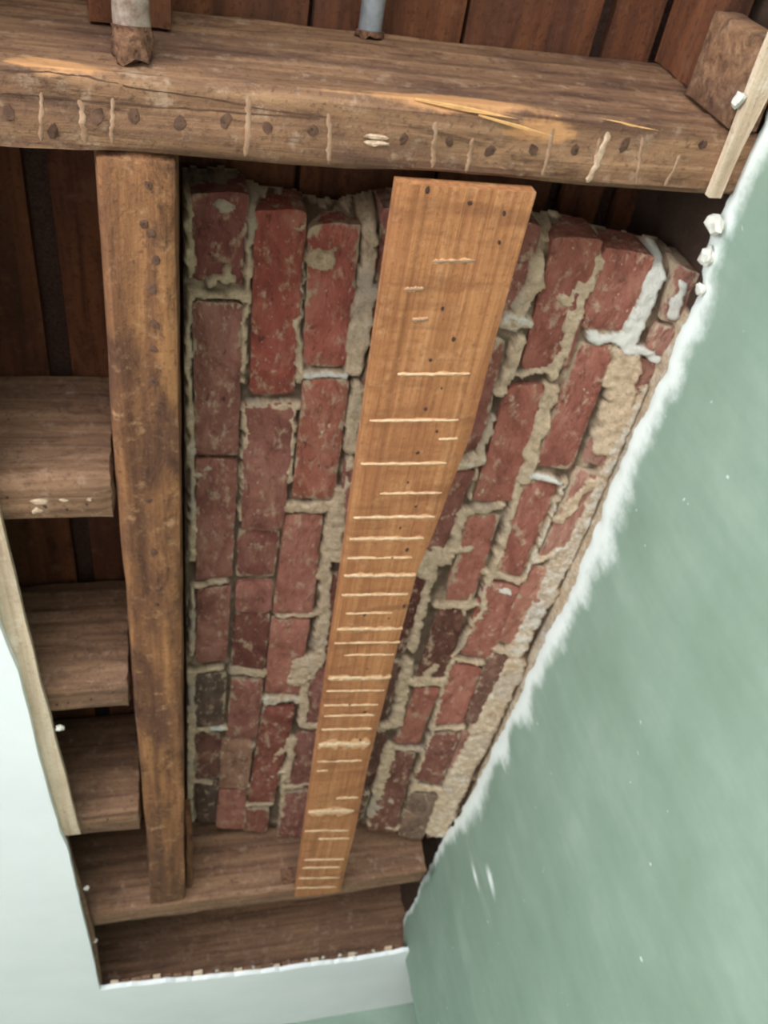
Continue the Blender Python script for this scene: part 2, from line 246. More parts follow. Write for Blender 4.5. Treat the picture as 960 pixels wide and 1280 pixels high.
def noise3(p, scale=(1, 1, 1), seed=0):
    p = np.asarray(p, float) * np.asarray(scale, float)
    i = np.floor(p); f = p - i; f = f * f * (3 - 2 * f)
    i = i.astype(np.int64)
    r = 0
    for a in (0, 1):
        for b in (0, 1):
            for c in (0, 1):
                w = (f[:, 0] if a else 1 - f[:, 0]) * (f[:, 1] if b else 1 - f[:, 1]) * (f[:, 2] if c else 1 - f[:, 2])
                r = r + w * _hash(i[:, 0] + a, i[:, 1] + b, i[:, 2] + c, seed)
    return r

def fbm(p, scale, seed=0, oct=3):
    r = 0; amp = 1.0; s = np.asarray(scale, float)
    for k in range(oct):
        r = r + amp * noise3(p, s, seed + 17 * k); amp *= 0.5; s = s * 2.05
    return r

def link_mesh(name, verts, faces, mat, parent=None, origin=None, smooth=True, attrs=None, kind=None):
    verts = np.asarray(verts, float)
    if origin is None:
        origin = (verts.max(0) + verts.min(0)) / 2
    origin = np.asarray(origin, float)
    me = bpy.data.meshes.new(name)
    me.from_pydata((verts - origin).tolist(), [], faces)
    if attrs:
        for k, v in attrs.items():
            a = me.attributes.new(k, 'FLOAT', 'POINT')
            a.data.foreach_set('value', np.asarray(v, dtype=np.float32))
    if smooth:
        me.polygons.foreach_set('use_smooth', [True] * len(me.polygons))
    me.materials.append(mat)
    me.update()
    o = bpy.data.objects.new(name, me)
    COL.objects.link(o)
    if parent is not None:
        o.parent = parent
        pl = parent.location
        while parent.parent is not None:
            parent = parent.parent; pl = pl + parent.location
        o.location = Vector(origin.tolist()) - pl
    else:
        o.location = Vector(origin.tolist())
    if kind: o['kind'] = kind
    return o

def tag(o, label, cat, group=None):
    o['label'] = label; o['category'] = cat
    if group: o['group'] = group
    return o

def empty(name, loc, label, cat, group=None):
    o = bpy.data.objects.new(name, None)
    o.location = loc; o.empty_display_size = 0.05
    COL.objects.link(o)
    return tag(o, label, cat, group)

def fix_normals(o):
    bm = bmesh.new(); bm.from_mesh(o.data)
    bmesh.ops.recalc_face_normals(bm, faces=bm.faces[:])
    bm.to_mesh(o.data); bm.free()

def auto_sharp(o, deg=38):
    bm = bmesh.new(); bm.from_mesh(o.data)
    bmesh.ops.recalc_face_normals(bm, faces=bm.faces[:])
    for e in bm.edges:
        if len(e.link_faces) == 2:
            e.smooth = e.calc_face_angle(0) < math.radians(deg)
    bm.to_mesh(o.data); bm.free()

# ------------------------------------------------------------------ materials
class NT:
    def __init__(self, name):
        self.m = bpy.data.materials.new(name); self.m.use_nodes = True
        self.t = self.m.node_tree; self.n = self.t.nodes
        self.b = self.n['Principled BSDF']
        self.tc = self.n.new('ShaderNodeTexCoord')
    def link(self, a, b): self.t.links.new(a, b)
    def mapping(self, scale, rot=(0, 0, 0), rnd=True):
        mp = self.n.new('ShaderNodeMapping')
        mp.inputs['Scale'].default_value = scale; mp.inputs['Rotation'].default_value = rot
        self.link(self.tc.outputs['Object'], mp.inputs['Vector'])
        if rnd:
            oi = self.n.new('ShaderNodeObjectInfo')
            mul = self.n.new('ShaderNodeMath'); mul.operation = 'MULTIPLY'; mul.inputs[1].default_value = 37.0
            self.link(oi.outputs['Random'], mul.inputs[0])
            self.link(mul.outputs[0], mp.inputs['Location'])
        return mp.outputs[0]
    def noise(self, vec, scale, detail=4, rough=0.6, dist=0.0):
        x = self.n.new('ShaderNodeTexNoise')
        x.inputs['Scale'].default_value = scale; x.inputs['Detail'].default_value = detail
        x.inputs['Roughness'].default_value = rough; x.inputs['Distortion'].default_value = dist
        self.link(vec, x.inputs['Vector'])
        return x.outputs['Fac']
    def ramp(self, fac, stops, interp='LINEAR'):
        r = self.n.new('ShaderNodeValToRGB'); r.color_ramp.interpolation = interp
        e = r.color_ramp.elements
        while len(e) < len(stops): e.new(0.5)
        for k, (p, c) in enumerate(stops):
            e[k].position = p; e[k].color = c
        self.link(fac, r.inputs['Fac'])
        return r.outputs['Color']
    def mask(self, fac, lo, hi):
        x = self.n.new('ShaderNodeMapRange'); x.interpolation_type = 'SMOOTHSTEP'
        x.inputs['From Min'].default_value = lo; x.inputs['From Max'].default_value = hi
        self.link(fac, x.inputs['Value'])
        return x.outputs['Result']
    def math(self, op, a, b):
        x = self.n.new('ShaderNodeMath'); x.operation = op
        for k, v in enumerate((a, b)):
            if isinstance(v, (int, float)): x.inputs[k].default_value = v
            else: self.link(v, x.inputs[k])
        return x.outputs[0]
    def mix(self, fac, a, b, mode='MIX'):
        x = self.n.new('ShaderNodeMix'); x.data_type = 'RGBA'; x.blend_type = mode
        for sock, v in ((x.inputs[0], fac), (x.inputs[6], a), (x.inputs[7], b)):
            if isinstance(v, (int, float)): sock.default_value = v
            elif isinstance(v, tuple): sock.default_value = v
            else: self.link(v, sock)
        return x.outputs[2]
    def attr(self, name):
        x = self.n.new('ShaderNodeAttribute'); x.attribute_name = name
        return x.outputs['Fac']
    def bump(self, h, strength, dist=0.002):
        x = self.n.new('ShaderNodeBump'); x.inputs['Strength'].default_value = strength; x.inputs['Distance'].default_value = dist
        self.link(h, x.inputs['Height'])
        self.link(x.outputs[0], self.b.inputs['Normal'])
    def done(self, color, rough=0.85, spec=0.3):
        if isinstance(color, tuple): self.b.inputs['Base Color'].default_value = color
        else: self.link(color, self.b.inputs['Base Color'])
        self.b.inputs['Roughness'].default_value = rough
        self.b.inputs['Specular IOR Level'].default_value = spec
        return self.m

def wood(name, dark, mid, light, axis, dirt, dirt_amt=0.5, pale=(0.5, 0.42, 0.3, 1), fine=55, rough=0.8, fresh=None, grime=0.5, bands=0.0):
    """grain runs along the named axis; 'fresh' vertex attribute shows newly split wood, 'pale' old plaster dust"""
    t = NT(name)
    s = {'x': (2.2, fine, fine), 'y': (fine, 2.2, fine), 'z': (fine, fine, 2.2)}[axis]
    g = t.noise(t.mapping(s), 1.0, 6, 0.65, 0.4)
    col = t.ramp(g, [(0.28, dark), (0.5, mid), (0.72, light)])
    s2 = {'x': (5, 14, 14), 'y': (14, 5, 14), 'z': (14, 14, 5)}[axis]
    big = t.noise(t.mapping(s2), 1.0, 5, 0.65)
    col = t.mix(t.math('MULTIPLY', t.mask(big, 0.42, 0.66), dirt_amt), col, dirt)
    blot = t.noise(t.mapping((22, 22, 22)), 1.0, 4, 0.7)
    col = t.mix(t.math('MULTIPLY', t.mask(blot, 0.6, 0.72), 0.55), col, pale)
    sp = t.noise(t.mapping((150, 150, 150)), 1.0, 4, 0.7)
    col = t.mix(t.math('MULTIPLY', t.mask(sp, 0.52, 0.7), 0.6), col, dark)
    gr = t.noise(t.mapping(tuple(k * 0.55 + 9 for k in s)), 1.0, 6, 0.72, 0.8)
    col = t.mix(t.math('MULTIPLY', t.mask(gr, 0.5, 0.68), grime), col, tuple(c * 0.62 for c in dark[:3]) + (1,))
    dust = t.noise(t.mapping((48, 48, 48)), 1.0, 6, 0.75)
    col = t.mix(t.math('MULTIPLY', t.mask(dust, 0.52, 0.75), 0.5), col, pale)
    if fresh is not None:
        f = t.attr('fresh')
        fm = t.mask(t.math('ADD', f, t.math('MULTIPLY', t.math('SUBTRACT', t.math('ADD', t.math('MULTIPLY', g, 0.5), t.math('MULTIPLY', blot, 0.5)), 0.5), 3.4)), 0.45, 0.95)
        col = t.mix(t.math('MULTIPLY', fm, 0.75), col, fresh)
    if bands:
        bn = t.noise(t.mapping((5, 26, 5)), 1.0, 5, 0.65)
        col = t.mix(t.math('MULTIPLY', t.mask(bn, 0.47, 0.66), bands), col, srgb(120, 76, 50))
    t.bump(t.math('ADD', g, t.math('MULTIPLY', sp, 0.5)), 0.8, 0.003)
    return t.done(col, rough, 0.25)

def plain(name, c, var=0.15, scale=40, rough=0.8, bump=0.3, metal=0.0, dark=None):
    t = NT(name)
    f = t.noise(t.mapping((scale,) * 3), 1.0, 5, 0.65)
    d = dark or tuple(x * (1 - var * 2.2) for x in c[:3]) + (1,)
    l = tuple(min(1, x * (1 + var)) for x in c[:3]) + (1,)
    col = t.ramp(f, [(0.3, d), (0.7, l)])
    t.bump(f, bump, 0.002)
    t.b.inputs['Metallic'].default_value = metal
    return t.done(col, rough)

MAT = {}
MAT['beam'] = wood('beam_wood', srgb(74, 50, 38), srgb(132, 97, 72), srgb(164, 126, 94), 'x', srgb(92, 66, 54), 0.85, srgb(172, 146, 124), 60, grime=0.65, fresh=srgb(196, 142, 96))
MAT['joist'] = wood('joist_wood', srgb(78, 54, 42), srgb(124, 92, 70), srgb(150, 116, 90), 'x', srgb(108, 80, 64), 0.6, srgb(166, 140, 122), 60)
MAT['trimmer'] = wood('trimmer_wood', srgb(76, 48, 36), srgb(130, 88, 58), srgb(164, 116, 76), 'y', srgb(82, 54, 42), 0.85, srgb(184, 142, 106), 45, grime=0.7)
MAT['plank'] = wood('plank_wood', srgb(130, 82, 52), srgb(172, 116, 75), srgb(192, 138, 94), 'y', srgb(154, 98, 66), 0.6, srgb(198, 148, 110), 110, grime=0.22, bands=0.55)
MAT['board'] = wood('board_wood', srgb(58, 34, 24), srgb(104, 62, 40), srgb(126, 78, 50), 'y', srgb(74, 48, 40), 0.6, srgb(118, 82, 62), 40)
MAT['lath'] = wood('lath_wood', srgb(166, 140, 116), srgb(208, 184, 158), srgb(224, 206, 182), 'y', srgb(180, 158, 136), 0.5, srgb(228, 216, 200), 70, grime=0.2)
MAT['splinter'] = plain('split_wood', srgb(214, 164, 106), 0.15, 60)
MAT['nail'] = plain('rusty_nail', srgb(74, 52, 44), 0.3, 300, 0.8)
MAT['steel'] = plain('grey_steel', srgb(150, 154, 160), 0.12, 80, 0.5, 0.1, 0.3)
MAT['lead'] = plain('chalky_pipe', srgb(160, 148, 138), 0.3, 60, 0.8, 0.5, dark=srgb(112, 86, 72))
MAT['crumb'] = plain('crumbly_rust', srgb(110, 78, 58), 0.5, 160, 0.95, 0.9, dark=srgb(48, 32, 26))
MAT['chip'] = plain('plaster_chip', srgb(204, 200, 190), 0.08, 120, 0.9, 0.4)
MAT['line'] = plain('lath_line_plaster', srgb(226, 202, 172), 0.1, 160, 0.95, 0.2, dark=srgb(196, 146, 106))
MAT['ghost'] = plain('lath_line_dust', srgb(152, 124, 102), 0.12, 160, 0.95, 0.2, dark=srgb(140, 104, 80))
MAT['dust'] = plain('plaster_dust', srgb(196, 172, 148), 0.12, 160, 0.95, 0.3, dark=srgb(160, 128, 104))
MAT['smear'] = plain('plaster_smear', srgb(206, 162, 122), 0.1, 160, 0.95, 0.2, dark=srgb(182, 128, 88))
MAT['stain'] = plain('rust_stain', srgb(92, 66, 52), 0.2, 120, 0.95, 0.3)
MAT['floor'] = plain('floor_paint', srgb(206, 196, 186), 0.06, 6, 0.6, 0.05)
MAT['frame'] = plain('window_paint', srgb(225, 226, 222), 0.04, 20, 0.5, 0.05)

def brick_material():
    t = NT('old_red_brick')
    oi = t.n.new('ShaderNodeObjectInfo')
    base = oi.outputs['Color']
    n1 = t.noise(t.mapping((28, 16, 28)), 1.0, 6, 0.68, 0.5)
    col = t.mix(1.0, base, t.ramp(n1, [(0.28, (0.55, 0.5, 0.5, 1)), (0.5, (1, 1, 1, 1)), (0.72, (1.3, 1.5, 1.55, 1))]), 'MULTIPLY')
    n2 = t.noise(t.mapping((60, 34, 60)), 1.0, 6, 0.7)
    col = t.mix(t.math('MULTIPLY', t.mask(n2, 0.53, 0.66), 0.8), col, srgb(186, 156, 132))
    n3 = t.noise(t.mapping((90, 40, 90)), 1.0, 5, 0.7, 1.0)
    col = t.mix(t.math('MULTIPLY', t.mask(n3, 0.57, 0.70), 0.7), col, srgb(66, 40, 36))
    n4 = t.noise(t.mapping((16, 9, 16)), 1.0, 4, 0.6, 1.2)
    col = t.mix(t.math('MULTIPLY', t.mask(n4, 0.52, 0.72), 0.45), col, srgb(176, 128, 108))
    n5 = t.noise(t.mapping((210, 110, 210)), 1.0, 3, 0.6)
    col = t.mix(t.math('MULTIPLY', t.mask(n5, 0.66, 0.73), 0.7), col, srgb(206, 188, 170))
    d = t.attr('edge')
    em = t.mask(t.math('ADD', d, t.math('MULTIPLY', t.math('SUBTRACT', n2, 0.5), 2.8)), 0.72, 1.05)
    col = t.mix(t.math('MULTIPLY', em, 0.85), col, srgb(176, 158, 134))
    t.bump(t.math('ADD', t.math('ADD', n1, t.math('MULTIPLY', n3, -0.8)), t.math('MULTIPLY', n2, 0.6)), 1.0, 0.006)
    return t.done(col, 0.92, 0.2)
MAT['brick'] = brick_material()

def mortar_material():
    t = NT('lime_mortar')
    v = t.mapping((1, 1, 1), rnd=False)
    n1 = t.noise(v, 70, 8, 0.78); n2 = t.noise(v, 210, 5, 0.75); n3 = t.noise(v, 9, 3, 0.5)
    col = t.ramp(n1, [(0.3, srgb(166, 140, 114)), (0.55, srgb(216, 190, 160)), (0.75, srgb(232, 214, 188))])
    col = t.mix(t.mask(n3, 0.5, 0.7), col, srgb(188, 170, 152))
    col = t.mix(t.math('MULTIPLY', t.mask(n2, 0.54, 0.68), 0.5), col, srgb(118, 98, 82))
    w = t.attr('white')
    wm = t.mask(t.math('ADD', w, t.math('MULTIPLY', t.math('SUBTRACT', n1, 0.5), 1.6)), 0.35, 0.75)
    col = t.mix(wm, col, srgb(222, 218, 208))
    dp = t.attr('deep_or_shaded')
    col = t.mix(t.math('MULTIPLY', dp, 0.85), col, srgb(78, 60, 50))  # dark tone for recessed joints, and for cavity shade painted on the masonry core
    t.bump(t.math('ADD', n1, t.math('MULTIPLY', n2, 0.6)), 1.0, 0.005)
    return t.done(col, 0.95, 0.15)
MAT['mortar'] = mortar_material()

def wall_material():
    t = NT('green_distemper')
    v = t.mapping((1, 1, 1), rnd=False)
    st = t.noise(t.mapping((1, 26, 2.2), rnd=False), 1.0, 5, 0.6)
    mo = t.noise(v, 7, 5, 0.6)
    col = t.ramp(t.math('ADD', t.math('MULTIPLY', st, 0.3), t.math('MULTIPLY', mo, 0.7)), [(0.3, srgb(122, 142, 126)), (0.52, srgb(132, 151, 136)), (0.72, srgb(147, 163, 149))])
    # scuffed whiteness towards the broken top edge and two chalky wipes lower down
    e = t.attr('bare')
    n = t.noise(v, 38, 6, 0.7)
    k = t.math('ADD', e, t.math('MULTIPLY', t.math('SUBTRACT', t.math('ADD', t.math('MULTIPLY', st, 0.35), t.math('MULTIPLY', n, 0.65)), 0.5), 1.2))
    col = t.mix(t.math('MULTIPLY', t.mask(k, 0.25, 0.95), 0.92), col, srgb(232, 236, 232))
    sc = t.attr('scuff')
    k2 = t.math('ADD', sc, t.math('MULTIPLY', t.math('SUBTRACT', st, 0.5), 0.9))
    col = t.mix(t.math('MULTIPLY', t.mask(k2, 0.25, 1.7), 0.9), col, srgb(238, 242, 240))
    sp = t.noise(v, 60, 1, 0.3)
    col = t.mix(t.math('MULTIPLY', t.mask(sp, 0.79, 0.84), 0.6), col, srgb(236, 240, 236))
    t.bump(t.math('ADD', mo, t.math('MULTIPLY', n, 0.3)), 0.25, 0.003)
    return t.done(col, 0.62, 0.35)
MAT['green'] = wall_material()

def white_material():
    t = NT('white_ceiling_paint')
    v = t.mapping((1, 1, 1), rnd=False)
    n = t.noise(v, 3, 4, 0.6)
    col = t.ramp(n, [(0.35, srgb(232, 235, 236)), (0.65, srgb(241, 243, 244))])
    t.bump(t.noise(v, 60, 3, 0.6), 0.15, 0.002)
    return t.done(col, 0.8, 0.25)
MAT['white'] = white_material()

# ------------------------------------------------------------------ room shell
CEIL = 2.4776       # underside of the old plaster ceiling
JOIST = 2.50        # underside of the joists
BOARD = 2.716       # underside of the floor boards above
WALLX = 0.588       # plastered face of the chimney breast
BREAST_END = 2.425  # where the chimney breast stops
XL, XR, YB, YF = -2.6, 1.8, -2.2, 2.80
TOP = BOARD + 0.03

def box(name, x0, x1, y0, y1, z0, z1, mat, parent=None):
    v = [(x, y, z) for x in (x0, x1) for y in (y0, y1) for z in (z0, z1)]
    f = [(0, 1, 3, 2), (4, 6, 7, 5), (0, 4, 5, 1), (2, 3, 7, 6), (0, 2, 6, 4), (1, 5, 7, 3)]
    return link_mesh(name, v, f, mat, parent, smooth=False)

def struct(o, label=None):
    o['kind'] = 'structure'
    if label: o['label'] = label
    return o

struct(box('floor', XL - .1, XR + .1, YB - .1, YF + .1, -0.08, 0, MAT['floor']), 'pale painted floor of the room below the opened ceiling')
struct(box('wall_far', XL - .1, XR + .1, YF, YF + .1, 0, TOP, MAT['green']), 'green far wall just below the white ceiling strip')
struct(box('wall_alcove', XR, XR + .1, BREAST_END, YF, 0, TOP, MAT['green']), 'green side wall of the alcove behind the chimney breast')

def wall_with_window(name, n, horizontal, pos, a0, a1, w0, w1, s0, s1, label):
    """wall slab 0.1 thick with one opening; horizontal: wall runs along x"""
    th = 0.1
    def pt(a, d, z): return (a, pos - d, z) if horizontal else (pos - d, a, z)
    verts, faces = [], []
    A = [a0, w0, w1, a1]; Z = [0, s0, s1, TOP]
    idx = {}
    for d in (0, th):
        for i, a in enumerate(A):
            for j, z in enumerate(Z):
                idx[(i, j, d)] = len(verts); verts.append(pt(a, d, z))
    for i in range(3):
        for j in range(3):
            if (i, j) == (1, 1): continue
            for d in (0, th):
                faces.append([idx[(i, j, d)], idx[(i + 1, j, d)], idx[(i + 1, j + 1, d)], idx[(i, j + 1, d)]])
    ring = [(1, 1), (2, 1), (2, 2), (1, 2)]
    for k in range(4):
        p, q = ring[k], ring[(k + 1) % 4]
        faces.append([idx[(*p, 0)], idx[(*q, 0)], idx[(*q, th)], idx[(*p, th)]])
    o = link_mesh(name, verts, faces, MAT['white'], smooth=False); fix_normals(o)
    struct(o, label)
    fv = []; ff = []
    def bar(b0, b1, z0, z1):
        k = len(fv)
        for d in (0.02, 0.07):
            for a, z in ((b0, z0), (b1, z0), (b1, z1), (b0, z1)): fv.append(pt(a, d, z))
        ff.extend([[k, k + 1, k + 2, k + 3], [k + 4, k + 7, k + 6, k + 5]] + [[k + i, k + 4 + i, k + 4 + (i + 1) % 4, k + (i + 1) % 4] for i in range(4)])
    t = 0.05; mid = (w0 + w1) / 2
    bar(w0, w1, s0, s0 + t); bar(w0, w1, s1 - t, s1); bar(w0, w0 + t, s0 + t, s1 - t); bar(w1 - t, w1, s0 + t, s1 - t); bar(mid - .02, mid + .02, s0 + t, s1 - t)
    wn = link_mesh('window_%d' % n, fv, ff, MAT['frame'], smooth=False); fix_normals(wn)
    struct(wn, 'white framed window in the ' + name.replace('_', ' on the '))
wall_with_window('wall_left', 1, False, XL, YB - .1, YF, -1.4, 0.3, 0.6, 2.1, 'white left wall of the room, with a window')
wall_with_window('wall_back', 2, True, YB, XL - .1, XR + .1, -1.7, 0.5, 0.6, 2.1, 'white back wall of the room, with a window')

# ---- chimney breast: plaster skin with a ragged top over bare masonry
def chimney_breast():
    pe = sorted((p[0], p[1]) for p in PLASTER_EDGE)
    ys = np.array([p[0] for p in pe]); zs = np.array([p[1] for p in pe])
    y = np.concatenate([np.linspace(YB, 0.15, 30)[:-1], np.arange(0.15, BREAST_END - 0.002, 0.006), [BREAST_END]])
    z = np.interp(y, ys, zs)
    P = np.stack([y, y * 0, y * 0], 1)
    z = z + 0.0035 * fbm(P, (45, 1, 1), 3, 2) + 0.0012 * noise3(P, (160, 1, 1), 9)
    z[y > 2.366] = np.interp(y[y > 2.366], [2.366, 2.395, BREAST_END], [zs[-1], 2.53, 2.497])
    depths = [0, .003, .008, .015, .024, .034, .046, .06, .08, .105, .135, .17, .22, .28, .36, .46, .6, .8, 1.2, 1.8]
    nr = len(depths) + 1
    V, bare, scuff = [], [], []
    n2 = fbm(np.stack([y, y * 0 + 5, y * 0], 1), (14, 1, 1), 21, 3)
    wid = 0.058 + 0.02 * n2
    wid *= np.interp(y, [0.2, 0.45, 0.8, 1.5, 1.9, 2.36], [0.5, 0.7, 1.0, 1.0, .55, .28])
    for k, d in enumerate(depths + [None]):
        zz = z - d if d is not None else z * 0
        dd = d if d is not None else 3
        q = np.stack([y, zz, y * 0], 1)
        xx = WALLX + (0.002 * fbm(q, (60, 60, 1), 5, 2) + 0.004) * math.exp(-dd / 0.008) + 0.0015 * fbm(q, (9, 9, 1), 8, 2)
        V.append(np.stack([xx, y, zz], 1))
        bare.append(np.clip(1.25 - dd / np.maximum(wid, .004) * 0.9, 0, 1.2))
        s = y * 0
        for (cy, cz, ry, rz, a) in ((1.691, 2.374, .009, .022, 1.5), (1.611, 2.343, .014, .026, 1.7), (1.66, 2.36, .06, .12, .33), (2.02, 2.44, .04, .08, .22), (0.50, 2.40, .06, .09, .28), (1.3, 2.40, .10, .10, .2), (1.64, 2.36, .02, .05, .5)):
            s = np.maximum(s, a * np.clip(1.3 - ((y - cy) / ry) ** 2 - ((zz - cz) / rz) ** 2, 0, 1))
        scuff.append(s)
    # lip: thickness of the plaster
    V.insert(0, np.stack([np.full_like(y, WALLX + 0.03), y, z - 0.002 + 0.004 * noise3(P, (150, 1, 1), 4)], 1)); bare.insert(0, y * 0 + 1.2); scuff.insert(0, y * 0)
    nr = len(V); n = len(y)
    verts = np.concatenate(V); F = []
    for k in range(nr - 1):
        for i in range(n - 1):
            F.append((k * n + i, k * n + i + 1, (k + 1) * n + i + 1, (k + 1) * n + i))
    # return face of the breast, behind its corner
    base = len(verts); col = [k * n + n - 1 for k in range(1, nr)]
    ret = np.array([[XR, BREAST_END, verts[c][2]] for c in col]); ret[0][2] = verts[col[0]][2]
    verts = np.concatenate([verts, ret])
    for k in range(len(col) - 1):
        F.append((col[k], base + k, base + k + 1, col[k + 1]))
    at = {'bare': np.concatenate(bare + [np.zeros(len(ret))]), 'scuff': np.concatenate(scuff + [np.zeros(len(ret))])}
    w = link_mesh('wall_right', verts, F, MAT['green'], attrs=at)
    auto_sharp(w, 60)
    struct(w, 'green painted chimney breast wall with a ragged white plaster edge along its top')
    # masonry core, front face rough with mortar
    yy = np.concatenate([[YB, -0.5], np.arange(0.1, BREAST_END - 0.004, 0.008)]); zz = np.concatenate([[0, 2.0], np.arange(2.22, TOP, 0.008), [TOP]])
    Y, Z = np.meshgrid(yy, zz); q = np.stack([Y.ravel(), Z.ravel(), Y.ravel() * 0], 1)
    h = 0.003 * fbm(q, (55, 55, 1), 31, 4)
    inr = (q[:, 0] > 0.1) & (q[:, 1] > 2.2)
    X = 0.613 - np.where(inr, h, 0)
    V = np.stack([X, q[:, 0], q[:, 1]], 1)
    F = []; n = len(yy)
    for j in range(len(zz) - 1):
        for i in range(n - 1):
            F.append((j * n + i, j * n + i + 1, (j + 1) * n + i + 1, (j + 1) * n + i))
    b = len(V)
    V = np.concatenate([V, [[XR, YB, 0], [XR, BREAST_END - .004, 0], [XR, BREAST_END - .004, TOP], [XR, YB, TOP]]])
    top = [(len(zz) - 1) * n + i for i in range(n)]
    F.append(top + [b + 2, b + 3])
    F.append([j * n + n - 1 for j in range(len(zz))] + [b + 2, b + 1])
    core = link_mesh('masonry_core', V, F, MAT['mortar'], w, attrs={'white': np.concatenate([np.where((q[:, 0] > .47) & (q[:, 0] < 1.86), .4, 0), np.zeros(4)]), 'deep_or_shaded': np.concatenate([np.where(((q[:, 0] < .47) | (q[:, 0] > 1.86)) & (q[:, 1] > 2.50), 1.17, 0), np.zeros(4)])})  # shade of the cavities at both ends painted as dark brown on the core
    fix_normals(core)
    core['label'] = 'bare mortar covered masonry behind the plaster'
    return w
wall_right = chimney_breast()

# ---- ceiling with the torn opening
def ceiling():
    rnd = random.Random(4)
    def jag(pl, step, amp, axis):
        out = []
        for (a, b) in zip(pl[:-1], pl[1:]):
            L = math.dist(a, b); k = max(1, int(L / step))
            for i in range(k):
                t = i / k; p = [a[0] + (b[0] - a[0]) * t, a[1] + (b[1] - a[1]) * t]
                p[axis] += rnd.uniform(-amp, amp); out.append(tuple(p))
        out.append(tuple(pl[-1])); return out
    left = jag([(-0.222, -0.25)] + [tuple(p) for p in CEIL_LEFT], 0.035, 0.0009, 0)
    far = jag([tuple(p) for p in CEIL_FAR] + [(WALLX + 0.01, 2.366)], 0.012, 0.003, 1)
    ring = [(WALLX, YB), (WALLX, -0.25)] + left + far[1:] + [(WALLX + .01, BREAST_END), (XR, BREAST_END), (XR, YF), (XL, YF), (XL, YB)]
    bm = bmesh.new()
    vs = [bm.verts.new((x, y, CEIL)) for x, y in ring]
    f = bm.faces.new(vs)
    r = bmesh.ops.extrude_face_region(bm, geom=[f])
    for v in r['geom']:
        if isinstance(v, bmesh.types.BMVert): v.co.z += 0.011
    bmesh.ops.recalc_face_normals(bm, faces=bm.faces[:])
    bmesh.ops.triangulate(bm, faces=bm.faces[:])
    me = bpy.data.meshes.new('ceiling'); bm.to_mesh(me); bm.free()
    me.materials.append(MAT['white'])
    o = bpy.data.objects.new('ceiling', me); COL.objects.link(o)
    struct(o, 'white plaster ceiling with a large opening torn out of it')
    # cut lath ends over the far edge
    pts = [tuple(p) for p in CEIL_FAR]
    total = 30
    for i in range(total):
        t = (i + 0.5) / total
        x = pts[0][0] + 0.02 + (0.57 - pts[0][0] - 0.02) * t
        yy = np.interp(x, [p[0] for p in pts], [p[1] for p in pts])
        w = rnd.uniform(0.008, 0.011); y0 = yy - rnd.uniform(0.003, 0.016); zt = CEIL + 0.011
        c = [(x - w, y0 + rnd.uniform(-.003, .003)), (x + w, y0 + rnd.uniform(-.003, .003)), (x + w, yy + 0.05), (x - w, yy + 0.05)]
        v = [(a, b, zt) for a, b in c] + [(a, b, zt + 0.0064) for a, b in c]
        F = [(0, 3, 2, 1), (4, 5, 6, 7), (0, 1, 5, 4), (1, 2, 6, 5), (2, 3, 7, 6), (3, 0, 4, 7)]
        link_mesh('lath_end', v, F, MAT['lath'] if i % 4 == 0 else MAT['joist'], o, smooth=False)
    # plaster nubs along the torn edges
    for (x, y) in [(-0.1677, 1.2073), (-0.1736, 1.7754), (-0.1776, 2.0372)] + [(0.0 + 0.045 * k, None) for k in range(12)]:
        if y is None: y = float(np.interp(x, [p[0] for p in pts], [p[1] for p in pts])) - 0.003 + rnd.uniform(-.004, .002); s = rnd.uniform(.003, .006); zc = CEIL + 0.016
        else: s = 0.006; zc = 2.492
        chip('plaster_chip', (x, y, zc), s, MAT['chip'], o, rnd)
    return o

def chip(name, c, s, mat, parent, rnd, squash=(1, 1, 0.7)):
    bm = bmesh.new()
    bmesh.ops.create_icosphere(bm, subdivisions=2, radius=1)
    V = np.array([v.co[:] for v in bm.verts]); F = [[v.index for v in f.verts] for f in bm.faces]; bm.free()
    V = V * (1 + .5 * fbm(V + rnd.uniform(0, 50), (1.3, 1.3, 1.3), 3, 2))[:, None] * s * np.array(squash) + np.array(c)
    return link_mesh(name, V, F, mat, parent, smooth=False)
ceil_obj = ceiling()

